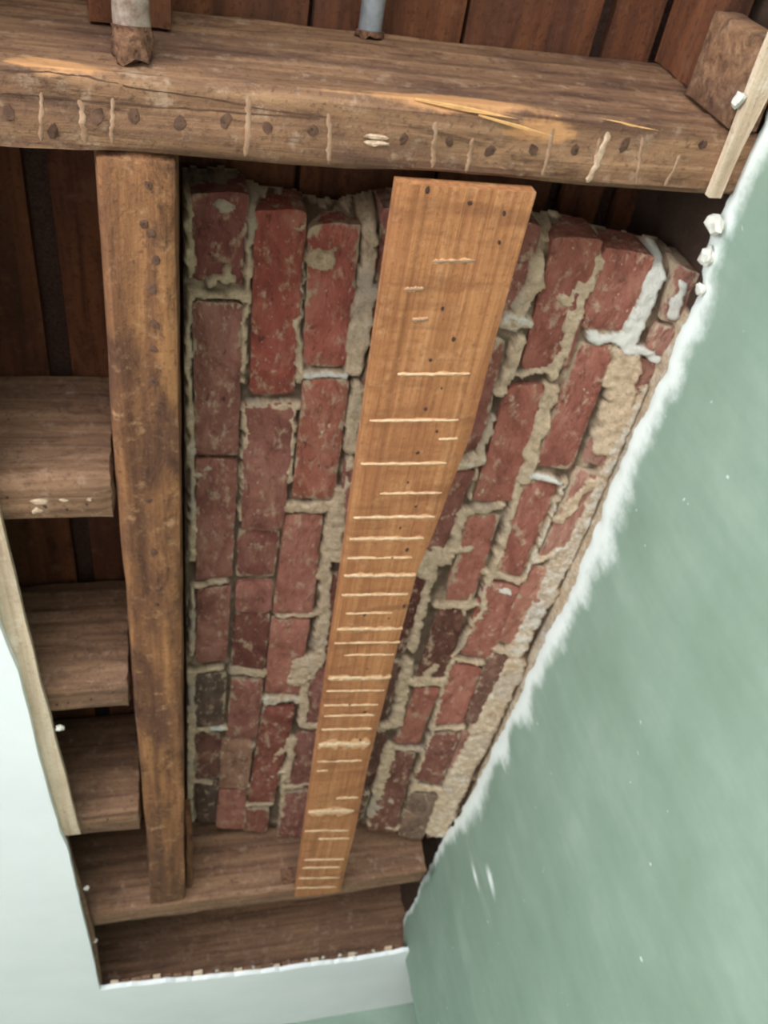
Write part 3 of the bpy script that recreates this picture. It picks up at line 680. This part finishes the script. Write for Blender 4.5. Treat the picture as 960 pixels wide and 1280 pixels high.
# ------------------------------------------------------------------ timbers
def timber(name, x0, x1, y0, y1, z0, z1, axis, mat, res=0.012, rough=0.0016, seed=0, parent=None, cracks=(), fresh=None, ends=False, wane=0.003, bow=0.0):
    """sawn timber: a gridded box, surface worn along the grain, edges rubbed, cracks as grooves in the underside"""
    lo = np.array([x0, y0, z0]); hi = np.array([x1, y1, z1])
    size = hi - lo
    g = 'xyz'.index(axis)
    n = [max(2, int(round(size[k] / (res if k != g else res * 1.6)))) for k in range(3)]
    idx = {}; V = []; F = []
    def vid(i, j, k):
        key = (i, j, k)
        if key not in idx:
            idx[key] = len(V); V.append((i, j, k))
        return idx[key]
    for a in range(3):
        b, c = [(1, 2), (2, 0), (0, 1)][a]
        for side in (0, n[a]):
            for p in range(n[b]):
                for q in range(n[c]):
                    quad = []
                    for dp, dq in ((0, 0), (1, 0), (1, 1), (0, 1)):
                        ijk = [0, 0, 0]; ijk[a] = side; ijk[b] = p + dp; ijk[c] = q + dq
                        quad.append(vid(*ijk))
                    F.append(quad if side else quad[::-1])
    I = np.array(V, float); t = I / np.array(n)
    P = lo + t * size
    out = np.zeros_like(P)
    for a in range(3):
        out[:, a] = np.where(t[:, a] == 0, -1, np.where(t[:, a] == 1, 1, 0))
    nb = np.abs(out).sum(1)
    s = np.array([70.0, 70.0, 70.0]); s[g] = 7
    d = rough * fbm(P + seed * 3.1, s, seed, 3)
    s2 = np.array([12.0, 12.0, 12.0]); s2[g] = 3
    d = d + rough * 1.2 * noise3(P + seed, s2, seed + 5)
    d = d - np.where(nb >= 2, wane * (0.45 + 0.55 * np.abs(fbm(P, s2 * 2.5, seed + 2, 3))), 0)
    for cr in cracks:
        cx = np.array([p[0] for p in cr]); cy = np.array([p[1] for p in cr])
        yy = np.interp(P[:, 0], cx, cy, left=9, right=9)
        dd = np.abs(P[:, 1] - yy)
        d = d - np.where(out[:, 2] < 0, 0.006 * np.exp(-(dd / 0.0028) ** 2), 0)
    P = P + out / np.maximum(np.sqrt(nb), 1)[:, None] * d[:, None]
    if bow:
        h = 'xyz'.index('y' if axis == 'x' else 'x')
        P[:, h] += bow * noise3(P, [3 if k == g else 0 for k in range(3)], seed + 77)
    at = None
    if fresh is not None:
        f = np.zeros(len(P))
        for (cx, cy, cz, rx, ry, rz, a) in fresh:
            f = np.maximum(f, a * np.clip(1.25 - ((P[:, 0] - cx) / rx) ** 2 - ((P[:, 1] - cy) / ry) ** 2 - ((P[:, 2] - cz) / rz) ** 2, 0, 1))
        at = {'fresh': f}
    o = link_mesh(name, P, F, mat, parent, attrs=at)
    auto_sharp(o, 35)
    return o

def surface_of(o):
    """search tree of a timber in world space, so that marks can be laid on its worn underside"""
    L = o.location
    return BVHTree.FromPolygons([v.co + L for v in o.data.vertices], [p.vertices[:] for p in o.data.polygons])

def drape(V, z, tree):
    if tree is None: return V
    out = []
    for v in V:
        h = tree.ray_cast(Vector((float(v[0]), float(v[1]), z - .1)), Vector((0, 0, 1)), .2)[0]
        out.append((v[0], v[1], v[2] - z + (h.z if h is not None else z + .004)))
    return out

def nail(parent, x, y, z, r, rnd, mat=None, name='nail', tree=None):
    """rusted stub of a nail in its bruised hole, standing on the underside at height z"""
    k = 7; V = []; F = []
    ph = rnd.uniform(0, 6); st = rnd.uniform(1.0, 1.6); an = rnd.uniform(-.5, .5) + math.pi / 2
    for ring, (rr, dz) in enumerate(((1.0, 0.0022), (0.75, -0.0007), (0.35, -0.0010))):
        for i in range(k):
            a = ph + i * 2 * math.pi / k; q = r * rr * rnd.uniform(.7, 1.25)
            u, v = math.cos(a) * q * st, math.sin(a) * q
            V.append((x + u * math.cos(an) - v * math.sin(an), y + u * math.sin(an) + v * math.cos(an), z + dz))
    for ring in range(2):
        for i in range(k):
            F.append((ring * k + i, ring * k + (i + 1) % k, (ring + 1) * k + (i + 1) % k, (ring + 1) * k + i))
    F.append([2 * k + i for i in range(k)])
    V = drape(V, z, tree)
    o = link_mesh(name, V, F, mat or MAT['nail'], parent, smooth=False); fix_normals(o)
    return o

def ridge(name, parent, p, q, w, z, mat, rnd, thick=0.0005, n=10, tree=None):
    """irregular thin line of plaster left on an underside between two laths"""
    V = []; F = []
    dx, dy = q[0] - p[0], q[1] - p[1]; L = math.hypot(dx, dy); nx, ny = -dy / L, dx / L
    for i in range(n + 1):
        t = i / n; wob = rnd.uniform(-.12, .12) * w
        end = 0.4 if i in (0, n) else 1.0
        ww = w * rnd.uniform(.65, 1.2) * end
        for s, dz in ((-1, 0.001), (-.6, -thick), (.6, -thick), (1, 0.001)):
            V.append((p[0] + dx * t + nx * (s * ww / 2 + wob), p[1] + dy * t + ny * (s * ww / 2 + wob), z + dz))
    for i in range(n):
        for k in range(3):
            F.append((i * 4 + k, i * 4 + k + 1, i * 4 + k + 5, i * 4 + k + 4))
    V = drape(V, z, tree)
    o = link_mesh(name, V, F, mat, parent); fix_normals(o)
    return o

def crack(parent, pts, w, z, mat, rnd, tree):
    V = []; F = []
    P = []
    for a, b in zip(pts[:-1], pts[1:]):
        for i in range(6): P.append((a[0] + (b[0] - a[0]) * i / 6, a[1] + (b[1] - a[1]) * i / 6 + rnd.uniform(-.0006, .0006)))
    P.append(tuple(pts[-1]))
    for i, (x, y) in enumerate(P):
        ww = w * rnd.uniform(.4, 1.2) * (0.2 if i in (0, len(P) - 1) else 1)
        V += [(x, y - ww / 2, z - .0002), (x, y + ww / 2, z - .0002)]
    for i in range(len(P) - 1): F.append((2 * i, 2 * i + 1, 2 * i + 3, 2 * i + 2))
    o = link_mesh('crack', drape(V, z, tree), F, mat, parent); fix_normals(o)
    return o

rng = random.Random(11)
# --- heavy near beam
beam = timber('timber_beam', XL, WALLX + 0.010, 0.256, 0.325, JOIST, BOARD, 'x', MAT['beam'], 0.0085, 0.0024, 3,
              fresh=[(-0.08, 0.258, 2.515, .05, .012, .018, 1.0), (0.27, 0.256, 2.512, .09, .016, .02, 1.0), (0.36, 0.27, 2.50, .05, .018, .02, .9), (0.17, 0.256, 2.51, .06, .01, .012, .6), (0.46, 0.256, 2.51, .05, .012, .01, .6)], wane=0.006)
BT = surface_of(beam)
for cr in BEAM_CRACKS:
    crack(beam, cr, .0016, JOIST, MAT['stain'], rng, BT)
tag(beam, 'heavy weathered timber beam crossing the top of the photo, with a row of nail holes', 'beam')
for i, (x, y) in enumerate(BEAM_NAILS):
    stain = nail(beam, x + rng.uniform(-.002, .002), y, JOIST + .0007, rng.uniform(.005, .007), rng, MAT['stain'], 'rust_stain', BT)
    nail(beam, x, y, JOIST, rng.uniform(.0028, .0042), rng, tree=BT)
for (p, q) in BEAM_LINES:
    p = (p[0], .3185 - rng.uniform(0, .004)); q = (q[0] + rng.uniform(-.004, .004), rng.uniform(.264, .285))
    ridge('plaster_line', beam, p, q, rng.uniform(.005, .0085), JOIST, MAT['ghost'], rng, 0.0003, 14, BT)
ridge('plaster_line', beam, (0.422, .3185), (0.428, .268), .010, JOIST, MAT['dust'], rng, 0.0005, 14, BT)
for (x, y), (sx, sy) in zip(BEAM_PATCH[1:], ((.013, .0025),)):
    for k in range(2):
        chip('plaster_patch', (x + k * .004, y + k * .006, JOIST), 1.0, MAT['dust'], beam, rng, (sx, sy, .0018))
for (x0, y0, z0, x1, y1, z1, w) in ((0.335, .262, 2.535, 0.372, .258, 2.502, .006), (0.23, .256, 2.507, .33, .262, 2.497, .004), (0.29, .262, 2.498, .372, .275, 2.496, .003), (.40, .257, 2.508, .48, .262, 2.5, .003)):
    a = np.array([x0, y0, z0]); b = np.array([x1, y1, z1]); d = (b - a) / np.linalg.norm(b - a)
    s = np.cross(d, [0, .6, .8]); s /= np.linalg.norm(s); u = np.cross(d, s)
    V = [a + s * w * .3, a - s * w * .3, a + u * w * .3, (a + b) / 2 + s * w * .6, (a + b) / 2 - s * w * .6, (a + b) / 2 + u * w * .5, b]
    F = [(0, 1, 2), (0, 3, 4, 1), (1, 4, 5, 2), (2, 5, 3, 0), (3, 6, 4), (4, 6, 5), (5, 6, 3)]
    o = link_mesh('splinter', V, F, MAT['splinter'], beam, smooth=False); fix_normals(o)

# --- trimmer running away from the near beam, beside the brick
trim = timber('trimmer_joist', -0.056, 0.0172, 0.326, 1.915, JOIST, BOARD - .006, 'y', MAT['trimmer'], 0.009, 0.0018, 8, wane=0.005)
tag(trim, 'long brown timber running away from the near beam along the left edge of the brickwork', 'beam')
TT = surface_of(trim)
for (x, y) in TRIM_NAILS:
    nail(trim, x, y, JOIST + .0007, rng.uniform(.005, .007), rng, MAT['stain'], 'rust_stain', TT)
    nail(trim, x, y, JOIST, rng.uniform(.0026, .0042), rng, tree=TT)

# --- common joists framed into the trimmer from the left
JG = 'common joists left of the trimmer'
for (y0, y1, lab, sd) in ((0.7064, 0.773, 'short joist end nearest the heavy beam, plaster smudged, meeting the long timber from the left', 21),
                          (1.115, 1.1815, 'second joist from the heavy beam, butting the long timber from the left', 22),
                          (1.507, 1.577, 'third joist from the heavy beam, where the pale lath on the ceiling edge ends', 23)):
    j = timber('ceiling_joist', XL, -0.062, y0, y1, JOIST, BOARD - .006, 'x', MAT['joist'], 0.011, 0.002, sd, wane=0.006)
    tag(j, lab, 'joist', JG)
    JT = surface_of(j)
    for k in range(4):
        nail(j, -0.09 - 0.028 * k + rng.uniform(-.008, .008), y0 + rng.uniform(.015, .05), JOIST, rng.uniform(.0018, .003), rng, tree=JT)
    if sd == 21:
        for (x, y, sx, sy) in ((-0.145, .739, .012, .005), (-.118, .738, .006, .004), (-.09, .737, .005, .004), (-.15, .755, .006, .005)):
            chip('plaster_patch', (x, y, JOIST), 1.0, MAT['dust'], j, rng, (sx, sy, .0018))
far = timber('far_joist', XL, 0.563, 1.928, 1.995, JOIST, BOARD - .006, 'x', MAT['joist'], 0.012, 0.002, 31, wane=0.006)
tag(far, 'brown joist crossing behind the far end of the brickwork, reaching the green wall', 'joist')
last = timber('end_joist', XL, XR - 0.02, 2.432, 2.50, JOIST, BOARD - .006, 'x', MAT['joist'], 0.014, 0.002, 32, wane=0.006)
tag(last, 'farthest joist, dusty brown, above the torn white ceiling edge at the bottom of the opening', 'joist')

# --- floor boards of the storey above
sub = empty('subfloor', (0, 0.3, BOARD), 'dark boards of the floor above, seen between the joists', 'floor boards')
x = XL
edges = [-2.6, -2.3, -2.0, -1.72, -1.44, -1.16, -0.88, -0.60, -0.34, -0.146, -0.004, 0.16, 0.33, 0.487, 0.583, 0.80, 1.1, 1.45, 1.8]
for k, (a, b) in enumerate(zip(edges[:-1], edges[1:])):
    g = 0.026 if abs(a + 0.146) < 1e-6 else (0.004 if abs(a - 0.487) > 1e-6 else 0.02)
    if abs(b - 0.583) < 1e-6: b -= 0.02
    timber('floorboard', a + g, b, YB, YF, BOARD, BOARD + 0.022, 'y', MAT['board'], 0.03, 0.0012, 40 + k, parent=sub, wane=0.002)
box('underlay', XL - .1, XR + .1, YB - .1, YF + .1, BOARD + .024, BOARD + .05, MAT['nail'], sub)

# --- long nailing plank under the brick arch
def plank():
    pts = PLANK
    L0, L1 = pts[0], pts[-1]
    rp = pts[1:-1]
    ry = [p[1] for p in rp]; rx = [p[0] for p in rp]
    ys = np.linspace(0.329, 1.958, 150); nu = 12
    z0 = 2.492; th = 0.017
    V = []; F = []
    for i, y in enumerate(ys):
        t = (y - ys[0]) / (ys[-1] - ys[0])
        xl = L0[0] + (L1[0] - L0[0]) * (y - L0[1]) / (L1[1] - L0[1]); xr = float(np.interp(y, ry, rx))
        for s in range(nu + 1):
            V.append((xl + (xr - xl) * s / nu, y + (0.006 * (s / nu - 0.5) if i == len(ys) - 1 else 0), z0))
    V = np.array(V)
    V[:, 2] += 0.0007 * fbm(V, (60, 8, 1), 61, 3)
    e = (np.arange(len(V)) % (nu + 1) == 0) | (np.arange(len(V)) % (nu + 1) == nu)
    V[e, 2] += 0.0015
    n = len(ys); m_ = nu + 1
    T = V.copy(); T[:, 2] = z0 + th; N = len(V)
    for i in range(n - 1):
        for s in range(nu):
            q = (i * m_ + s, i * m_ + s + 1, (i + 1) * m_ + s + 1, (i + 1) * m_ + s)
            F.append(q[::-1]); F.append(tuple(N + k for k in q))
        for s in (0, nu):
            F.append((i * m_ + s, (i + 1) * m_ + s, N + (i + 1) * m_ + s, N + i * m_ + s))
    for i in (0, n - 1):
        for s in range(nu):
            F.append((i * m_ + s, i * m_ + s + 1, N + i * m_ + s + 1, N + i * m_ + s))
    o = link_mesh('nailing_plank', np.concatenate([V, T]), F, MAT['plank'])
    auto_sharp(o, 40)
    tag(o, 'long tapering orange-brown plank under the bricks, striped with white plaster lines', 'plank')
    for k, (p, q, w) in enumerate(PLANK_LINES):
        w = min(max(w * 1.3, .0040), .020)
        ridge('plaster_smear', o, p, q, w * 2.0, z0, MAT['smear'], rng, 0.00035, 14)
        ridge('plaster_line', o, p, q, w * 1.15, z0, MAT['line'] if k > 2 else MAT['ghost'], rng, 0.0008, 14)
    for (x, y) in PLANK_NAILS:
        nail(o, x, y, z0, rng.uniform(.0016, .0034), rng)
    return o
plank_obj = plank()

# ------------------------------------------------------------------ brick trimmer arch
def SZ(x):
    u = np.asarray(x) / 0.8
    return 1.7 + 0.8 * (1.17 - 0.12 * ((u - 0.03) / 0.7) ** 2)
arch = empty('brick_arch', (0.3, 1.15, 2.62), 'old red brick arch with rough lime mortar between the long timber and the green wall', 'brick arch')
DROP = dict(A1=-1, A2=4, A3=1, A4=3, A5=0, A6=1, A7=0, B1=1, B2=5, B3=-1, B4=3, B5=2, B6=5, B7=6, B8=5, C1=0, C2=4, C3=2, C4=3, C5=4, C6=6, D1=-2, D3=2, D7=4,
            E1=0, E2=1, E3=2, E4=0, E5=-1, E6=-1, E7=2, F1=2, F2=1, F3=1, F4=0, F5=1, F6=2, G1=2, G2=4, G3=1, G4=1, G5=2, G6=2, G7=4, H1=1, H2=3, H3=-2, H4=0, H5=0, H6=0, H7=-3, H8=0)
TONE = {'A': (146, 96, 84), 'B': (152, 98, 86), 'C': (158, 102, 88), 'D': (140, 90, 80), 'E': (134, 84, 72), 'F': (150, 92, 78), 'G': (152, 94, 80), 'H': (156, 110, 96)}
SPEC = dict(A1=(122, 72, 66), A5=(96, 76, 66), A6=(112, 72, 62), A7=(90, 70, 62), B1=(154, 82, 70), B7=(150, 110, 92), C1=(152, 86, 74), C2=(154, 92, 76), E4=(96, 56, 48), E5=(86, 58, 48), E6=(88, 58, 48), E7=(100, 72, 60),
            F4=(100, 62, 52), F6=(132, 86, 74), G6=(130, 82, 70), G7=(120, 96, 82), C5=(138, 80, 68), C6=(146, 92, 78), D4=(120, 74, 64), H6=(110, 78, 66), H5=(150, 100, 84), B3=(126, 76, 68), B5=(120, 72, 62))
def brick(key, quad, k):
    r = random.Random(100 + k)
    q = np.array(quad)
    L = math.dist(q[0], q[3]); nu = 8; nv = max(6, int(L / 0.012))
    u, v = np.meshgrid(np.linspace(0, 1, nu + 1), np.linspace(0, 1, nv + 1))
    u = u.ravel(); v = v.ravel()
    P = ((1 - u) * (1 - v))[:, None] * q[0] + (u * (1 - v))[:, None] * q[1] + (u * v)[:, None] * q[2] + ((1 - u) * v)[:, None] * q[3]
    W = math.dist(q[0], q[1])
    eu = np.minimum(u, 1 - u) * W; ev = np.minimum(v, 1 - v) * L
    # rounded corners and wavering arrises
    c = q.mean(0)
    rc = [r.uniform(.003, .010) for _ in range(4)]
    R = np.where(v < .5, np.where(u < .5, rc[0], rc[1]), np.where(u < .5, rc[3], rc[2]))
    dx = np.maximum(0, 1 - eu / R); dy = np.maximum(0, 1 - ev / R)
    pull = np.clip(np.sqrt(dx ** 2 + dy ** 2) - 1, 0, 1)
    P = P + (c - P) / np.linalg.norm(c - P, axis=1, keepdims=True).clip(1e-6) * (pull * R)[:, None]
    Q = np.stack([P[:, 0], P[:, 1], P[:, 0] * 0 + k], 1)
    edge = np.minimum(eu, ev)
    near = np.clip(1 - edge / .008, 0, 1)
    P[:, 0] += near * 0.0014 * noise3(Q, (70, 70, 1), 7)
    P[:, 1] += near * 0.0016 * noise3(Q, (70, 70, 1), 8)
    tilt = r.uniform(-.0015, .0015)
    z = SZ(P[:, 0]) - DROP.get(key, 0) * 0.001 + tilt * (v - .5) * 2
    z = z + 0.0012 * fbm(Q, (55, 40, 1), 12, 3)
    z = z + 0.0032 * np.clip(1 - edge / .005, 0, 1) ** 2 + 0.003 * np.clip(fbm(Q, (45, 45, 1), 14, 2) - .55, 0, 1) * (1 - edge / .035).clip(0, 1)
    V = np.stack([P[:, 0], P[:, 1], z], 1)
    n = nu + 1; N = len(V); F = []
    for j in range(nv):
        for i in range(nu):
            F.append((j * n + i, (j + 1) * n + i, (j + 1) * n + i + 1, j * n + i + 1))
    ring = [i for i in range(nu)] + [j * n + nu for j in range(nv)] + [nv * n + i for i in range(nu, 0, -1)] + [j * n for j in range(nv, 0, -1)]
    T = V[ring].copy(); T[:, 2] = SZ(T[:, 0]) + 0.055
    V = np.concatenate([V, T])
    m_ = len(ring)
    for i in range(m_):
        F.append((ring[i], ring[(i + 1) % m_], N + (i + 1) % m_, N + i))
    F.append([N + i for i in range(m_)])
    ea = np.concatenate([np.clip(1 - edge / .016, 0, 1), np.ones(m_)])
    o = link_mesh('brick', V, F, MAT['brick'], arch, attrs={'edge': ea * r.uniform(.4, 1.05)})
    auto_sharp(o, 50)
    t = SPEC.get(key, TONE[key[0]]); f = r.uniform(.94, 1.06)
    o.color = srgb(*[c_ * f for c_ in t])
    if key in ('A5', 'A7', 'E5'): o['label'] = 'soot darkened brick'
    elif key == 'B7': o['label'] = 'mortar smeared brick'
    return o
for k, (key, quad) in enumerate(BRICKS.items()):
    brick(key, quad, k)

def mortar_bed():
    st = 0.0028
    xs = np.arange(0.026, 0.612, st); ys = np.arange(0.398, 1.925, st)
    X, Y = np.meshgrid(xs, ys); sh = X.shape
    x = X.ravel(); y = Y.ravel(); Q = np.stack([x, y, x * 0], 1)
    wx = x + 0.0035 * fbm(Q, (75, 75, 1), 51, 3); wy = y + 0.0045 * fbm(Q, (60, 60, 1), 52, 3)
    h = -0.0095 + 0.0035 * fbm(Q, (45, 30, 1), 53, 3)
    white = np.zeros_like(x); rough = fbm(Q, (110, 110, 1), 54, 2)
    lump = fbm(Q, (38, 38, 1), 55, 2)
    for (pl, wh, hs) in MORTAR:
        wmax = max(p[2] for p in pl)
        px = [p[0] for p in pl]; py = [p[1] for p in pl]
        m0 = (wx > min(px) - 2 * wmax) & (wx < max(px) + 2 * wmax) & (wy > min(py) - 2 * wmax) & (wy < max(py) + 2 * wmax)
        ii = np.nonzero(m0)[0]
        ax, ay = wx[ii], wy[ii]; best = np.full(len(ii), 9.0)
        for a, b in zip(pl[:-1], pl[1:]):
            dx, dy = b[0] - a[0], b[1] - a[1]
            t = np.clip(((ax - a[0]) * dx + (ay - a[1]) * dy) / (dx * dx + dy * dy + 1e-12), 0, 1)
            w = a[2] + (b[2] - a[2]) * t
            best = np.minimum(best, np.hypot(ax - a[0] - dx * t, ay - a[1] - dy * t) / w)
        s = np.clip((1.24 - best) / 0.36, 0, 1); s = s * s * (3 - 2 * s)
        hh = (hs * .6 + 0.8) * 0.001 + 0.0015 * rough[ii] + 0.0012 * lump[ii]
        val = -0.0095 + (hh + 0.0095) * s
        up = val > h[ii]
        h[ii] = np.where(up, val, h[ii])
        white[ii] = np.where(s > .4, np.maximum(white[ii], wh * s) if wh > 0 else white[ii] * .5, white[ii])
    ends = {}
    near = {}
    for k, q in BRICKS.items():
        c = 'ABCDEFGH'.index(k[0]); e = max(q[2][1], q[3][1]); s_ = min(q[0][1], q[1][1])
        ends[c] = max(ends.get(c, 0), e); near[c] = min(near.get(c, 9), s_)
    cx = [0.065, 0.135, 0.20, 0.29, 0.37, 0.455, 0.525, 0.59]
    ye = np.interp(x, cx, [ends[c] for c in range(8)]) - 0.006 + 0.004 * fbm(Q, (60, 1, 1), 56, 2)
    yn = np.interp(x, cx, [near[c] for c in range(8)]) - 0.001 + 0.006 * fbm(Q, (50, 1, 1), 57, 2)
    ok = ((y < ye) & (y > yn)).reshape(sh)
    roll = np.clip((yn + .022 - y) / .022, 0, 1) + np.clip((y - ye + .014) / .014, 0, 1)
    z = SZ(x) - h + 0.05 * roll ** 2.2
    V = np.stack([x, y, z], 1)
    nx = sh[1]; F = []
    cell = ok[:-1, :-1] & ok[1:, :-1] & ok[:-1, 1:] & ok[1:, 1:]
    J, I = np.nonzero(cell)
    base = J * nx + I
    F = np.stack([base, base + nx, base + nx + 1, base + 1], 1)
    used = np.unique(F); remap = np.full(len(V), -1); remap[used] = np.arange(len(used))
    V = V[used]; F = remap[F]
    at = {'white': white[used], 'deep_or_shaded': np.clip((-0.003 - h[used]) / 0.006, 0, 1)}
    # close the outer rim upward
    from collections import Counter
    ed = Counter()
    for f in F:
        for a, b in zip(f, np.roll(f, -1)): ed[(min(a, b), max(a, b))] += 1
    rim = [e for e, c in ed.items() if c == 1]
    rv = sorted(set(i for e in rim for i in e)); rm = {v: len(V) + i for i, v in enumerate(rv)}
    T = V[rv].copy(); T[:, 2] = SZ(T[:, 0]) + 0.06
    F = F.tolist() + [[a, b, rm[b], rm[a]] for a, b in rim]
    V = np.concatenate([V, T]); at = {k: np.concatenate([v, np.zeros(len(T))]) for k, v in at.items()}
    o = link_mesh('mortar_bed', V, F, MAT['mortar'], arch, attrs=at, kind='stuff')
    o['label'] = 'rough crumbling lime mortar'
    fix_normals(o)
    return o
mortar_bed()

# ------------------------------------------------------------------ small things
def tube(name, p, q, r, mat, parent=None, n=18, rings=6, seed=0, rough=0.0, caps=True):
    p = np.array(p, float); q = np.array(q, float); d = (q - p) / np.linalg.norm(q - p)
    a = np.cross(d, [0, 0, 1]); a /= np.linalg.norm(a); b = np.cross(d, a)
    V = []; F = []
    for i in range(rings + 1):
        c = p + (q - p) * i / rings
        for k in range(n):
            t = 2 * math.pi * k / n; V.append(c + r * (a * math.cos(t) + b * math.sin(t)))
    V = np.array(V)
    if rough:
        ax = p + ((V - p) @ d)[:, None] * d
        rad = V - ax
        V = ax + rad * (1 + rough * fbm(V, (120, 120, 120), seed, 2))[:, None]
        last = np.arange(len(V)) >= rings * n
        V[last] += d * (r * rough * 2 * noise3(V[last], (200, 200, 200), seed + 3))[:, None]
    for i in range(rings):
        for k in range(n):
            F.append((i * n + k, i * n + (k + 1) % n, (i + 1) * n + (k + 1) % n, (i + 1) * n + k))
    if caps:
        F.append(list(range(n))[::-1]); F.append([rings * n + k for k in range(n)])
    o = link_mesh(name, V, F, mat, parent); auto_sharp(o, 50)
    return o

pipe = tag(tube('old_pipe', (-0.019, -0.35, 2.555), (-0.019, 0.240, 2.555), 0.0155, MAT['lead'], rings=30, seed=3, rough=0.08),
           'stub of old chalky pipe running into the near beam, its end packed with brown crumbs', 'pipe')
tube('crumbly_end', (-0.019, 0.232, 2.553), (-0.019, 0.258, 2.548), 0.0172, MAT['crumb'], pipe, n=22, rings=10, seed=9, rough=0.24)
rod = tag(tube('steel_conduit', (0.2225, -0.35, 2.694), (0.2215, 0.252, 2.694), 0.0125, MAT['steel'], rings=4),
          'smooth grey metal conduit running into the near beam below the floor boards', 'pipe')
tube('drilled_hole_rim', (0.2215, 0.2505, 2.692), (0.2215, 0.257, 2.691), 0.0155, MAT['crumb'], rod, rings=2, rough=0.12, seed=2)

blocking = tag(timber('blocking_piece', -0.0596, 0.0168, -0.35, 0.2555, 2.632, BOARD - .006, 'y', MAT['board'], 0.012, 0.001, 71),
               'orange-brown blocking timber above the old pipe, butting the near beam', 'timber')
cleat = tag(timber('wall_block', 0.552, 0.5865, 0.172, 0.2555, 2.499, 2.60, 'z', MAT['beam'], 0.010, 0.001, 72),
            'small sawn wood block between the near beam and the green wall', 'timber')
plate = tag(timber('wall_plate', 0.566, 0.598, -1.0, 0.2545, 2.605, BOARD - .006, 'y', MAT['board'], 0.014, 0.001, 74),
            'dark timber running along the wall above the small sawn block', 'timber')
hang = tag(timber('wood_cleat', 0.0185, 0.033, 1.70, 1.927, 2.53, 2.62, 'y', MAT['trimmer'], 0.010, 0.001, 73),
           'short wood cleat beside the far end of the long left timber', 'timber')
bracket = tag(box('metal_bracket', 0.2255, 0.253, 1.922, 1.9285, 2.512, 2.546, MAT['crumb']),
              'small dull metal plate on the far joist, left of the striped plank', 'bracket')

def lath(name, pts_l, pts_r, z0, z1, mat, label, seed):
    """flat strip between two edge lines given as (x, y) lists"""
    ys = np.linspace(pts_l[0][1], pts_l[-1][1], max(8, int((pts_l[-1][1] - pts_l[0][1]) / .012)))
    xl = np.interp(ys, [p[1] for p in pts_l], [p[0] for p in pts_l]); xr = np.interp(ys, [p[1] for p in pts_r], [p[0] for p in pts_r])
    Q = np.stack([ys, ys * 0, ys * 0], 1)
    xl = xl + .0008 * fbm(Q, (12, 1, 1), seed, 4); xr = xr + .0008 * fbm(Q, (12, 1, 1), seed + 1, 4)
    nu = 4; V = []; F = []; n = nu + 1
    for i, y in enumerate(ys):
        for s in range(n):
            V.append((xl[i] + (xr[i] - xl[i]) * s / nu, y, z0))
    V = np.array(V); V[:, 2] += .0008 * fbm(V, (90, 12, 1), seed, 2)
    T = V.copy(); T[:, 2] += z1 - z0; N = len(V)
    for i in range(len(ys) - 1):
        for s in range(nu):
            q = (i * n + s, i * n + s + 1, (i + 1) * n + s + 1, (i + 1) * n + s)
            F.append(q[::-1]); F.append(tuple(N + k for k in q))
        for s in (0, nu): F.append((i * n + s, (i + 1) * n + s, N + (i + 1) * n + s, N + i * n + s))
    for i in (0, len(ys) - 1):
        for s in range(nu): F.append((i * n + s, i * n + s + 1, N + i * n + s + 1, N + i * n + s))
    o = link_mesh(name, np.concatenate([V, T]), F, mat); auto_sharp(o, 40)
    return tag(o, label, 'lath', 'laths left on the torn ceiling edge')
lath('ceiling_lath', [(-.25, -.2), (-.25, 1.545)], [(-.20, -.2), (-.1901, .758), (-.1825, 1.038), (-.1739, 1.311), (-.1661, 1.542)], 2.4885, 2.4985, MAT['lath'],
     'pale split lath along the left edge of the opening, ending at the third joist', 81)
lath('ceiling_lath', [(-.23, 1.56), (-.23, 2.33)], [(-.190, 1.56), (-.174, 1.965), (-.1795, 2.33)], 2.4885, 2.4985, MAT['joist'],
     'darker lath along the lower left edge of the opening, beyond the third joist', 83)
lath('ceiling_lath', [(.548, -.2), (.5514, .182), (.5531, .249), (.556, .3205)], [(.575, -.2), (.575, .22), (.5706, .275), (.571, .3205)], 2.4895, 2.4985, MAT['lath'],
     'pale lath between the near beam and the top of the green wall', 85)
r5 = random.Random(5)
for (x, y, z, s) in ((0.5475, 0.225, 2.494, .0075), (0.579, 0.352, 2.492, .012), (0.583, 0.385, 2.487, .010), (0.585, 0.42, 2.478, .007)):
    chip('plaster_chip', (x, y, z), s, MAT['chip'], wall_right, r5, (.7, 1, 1))
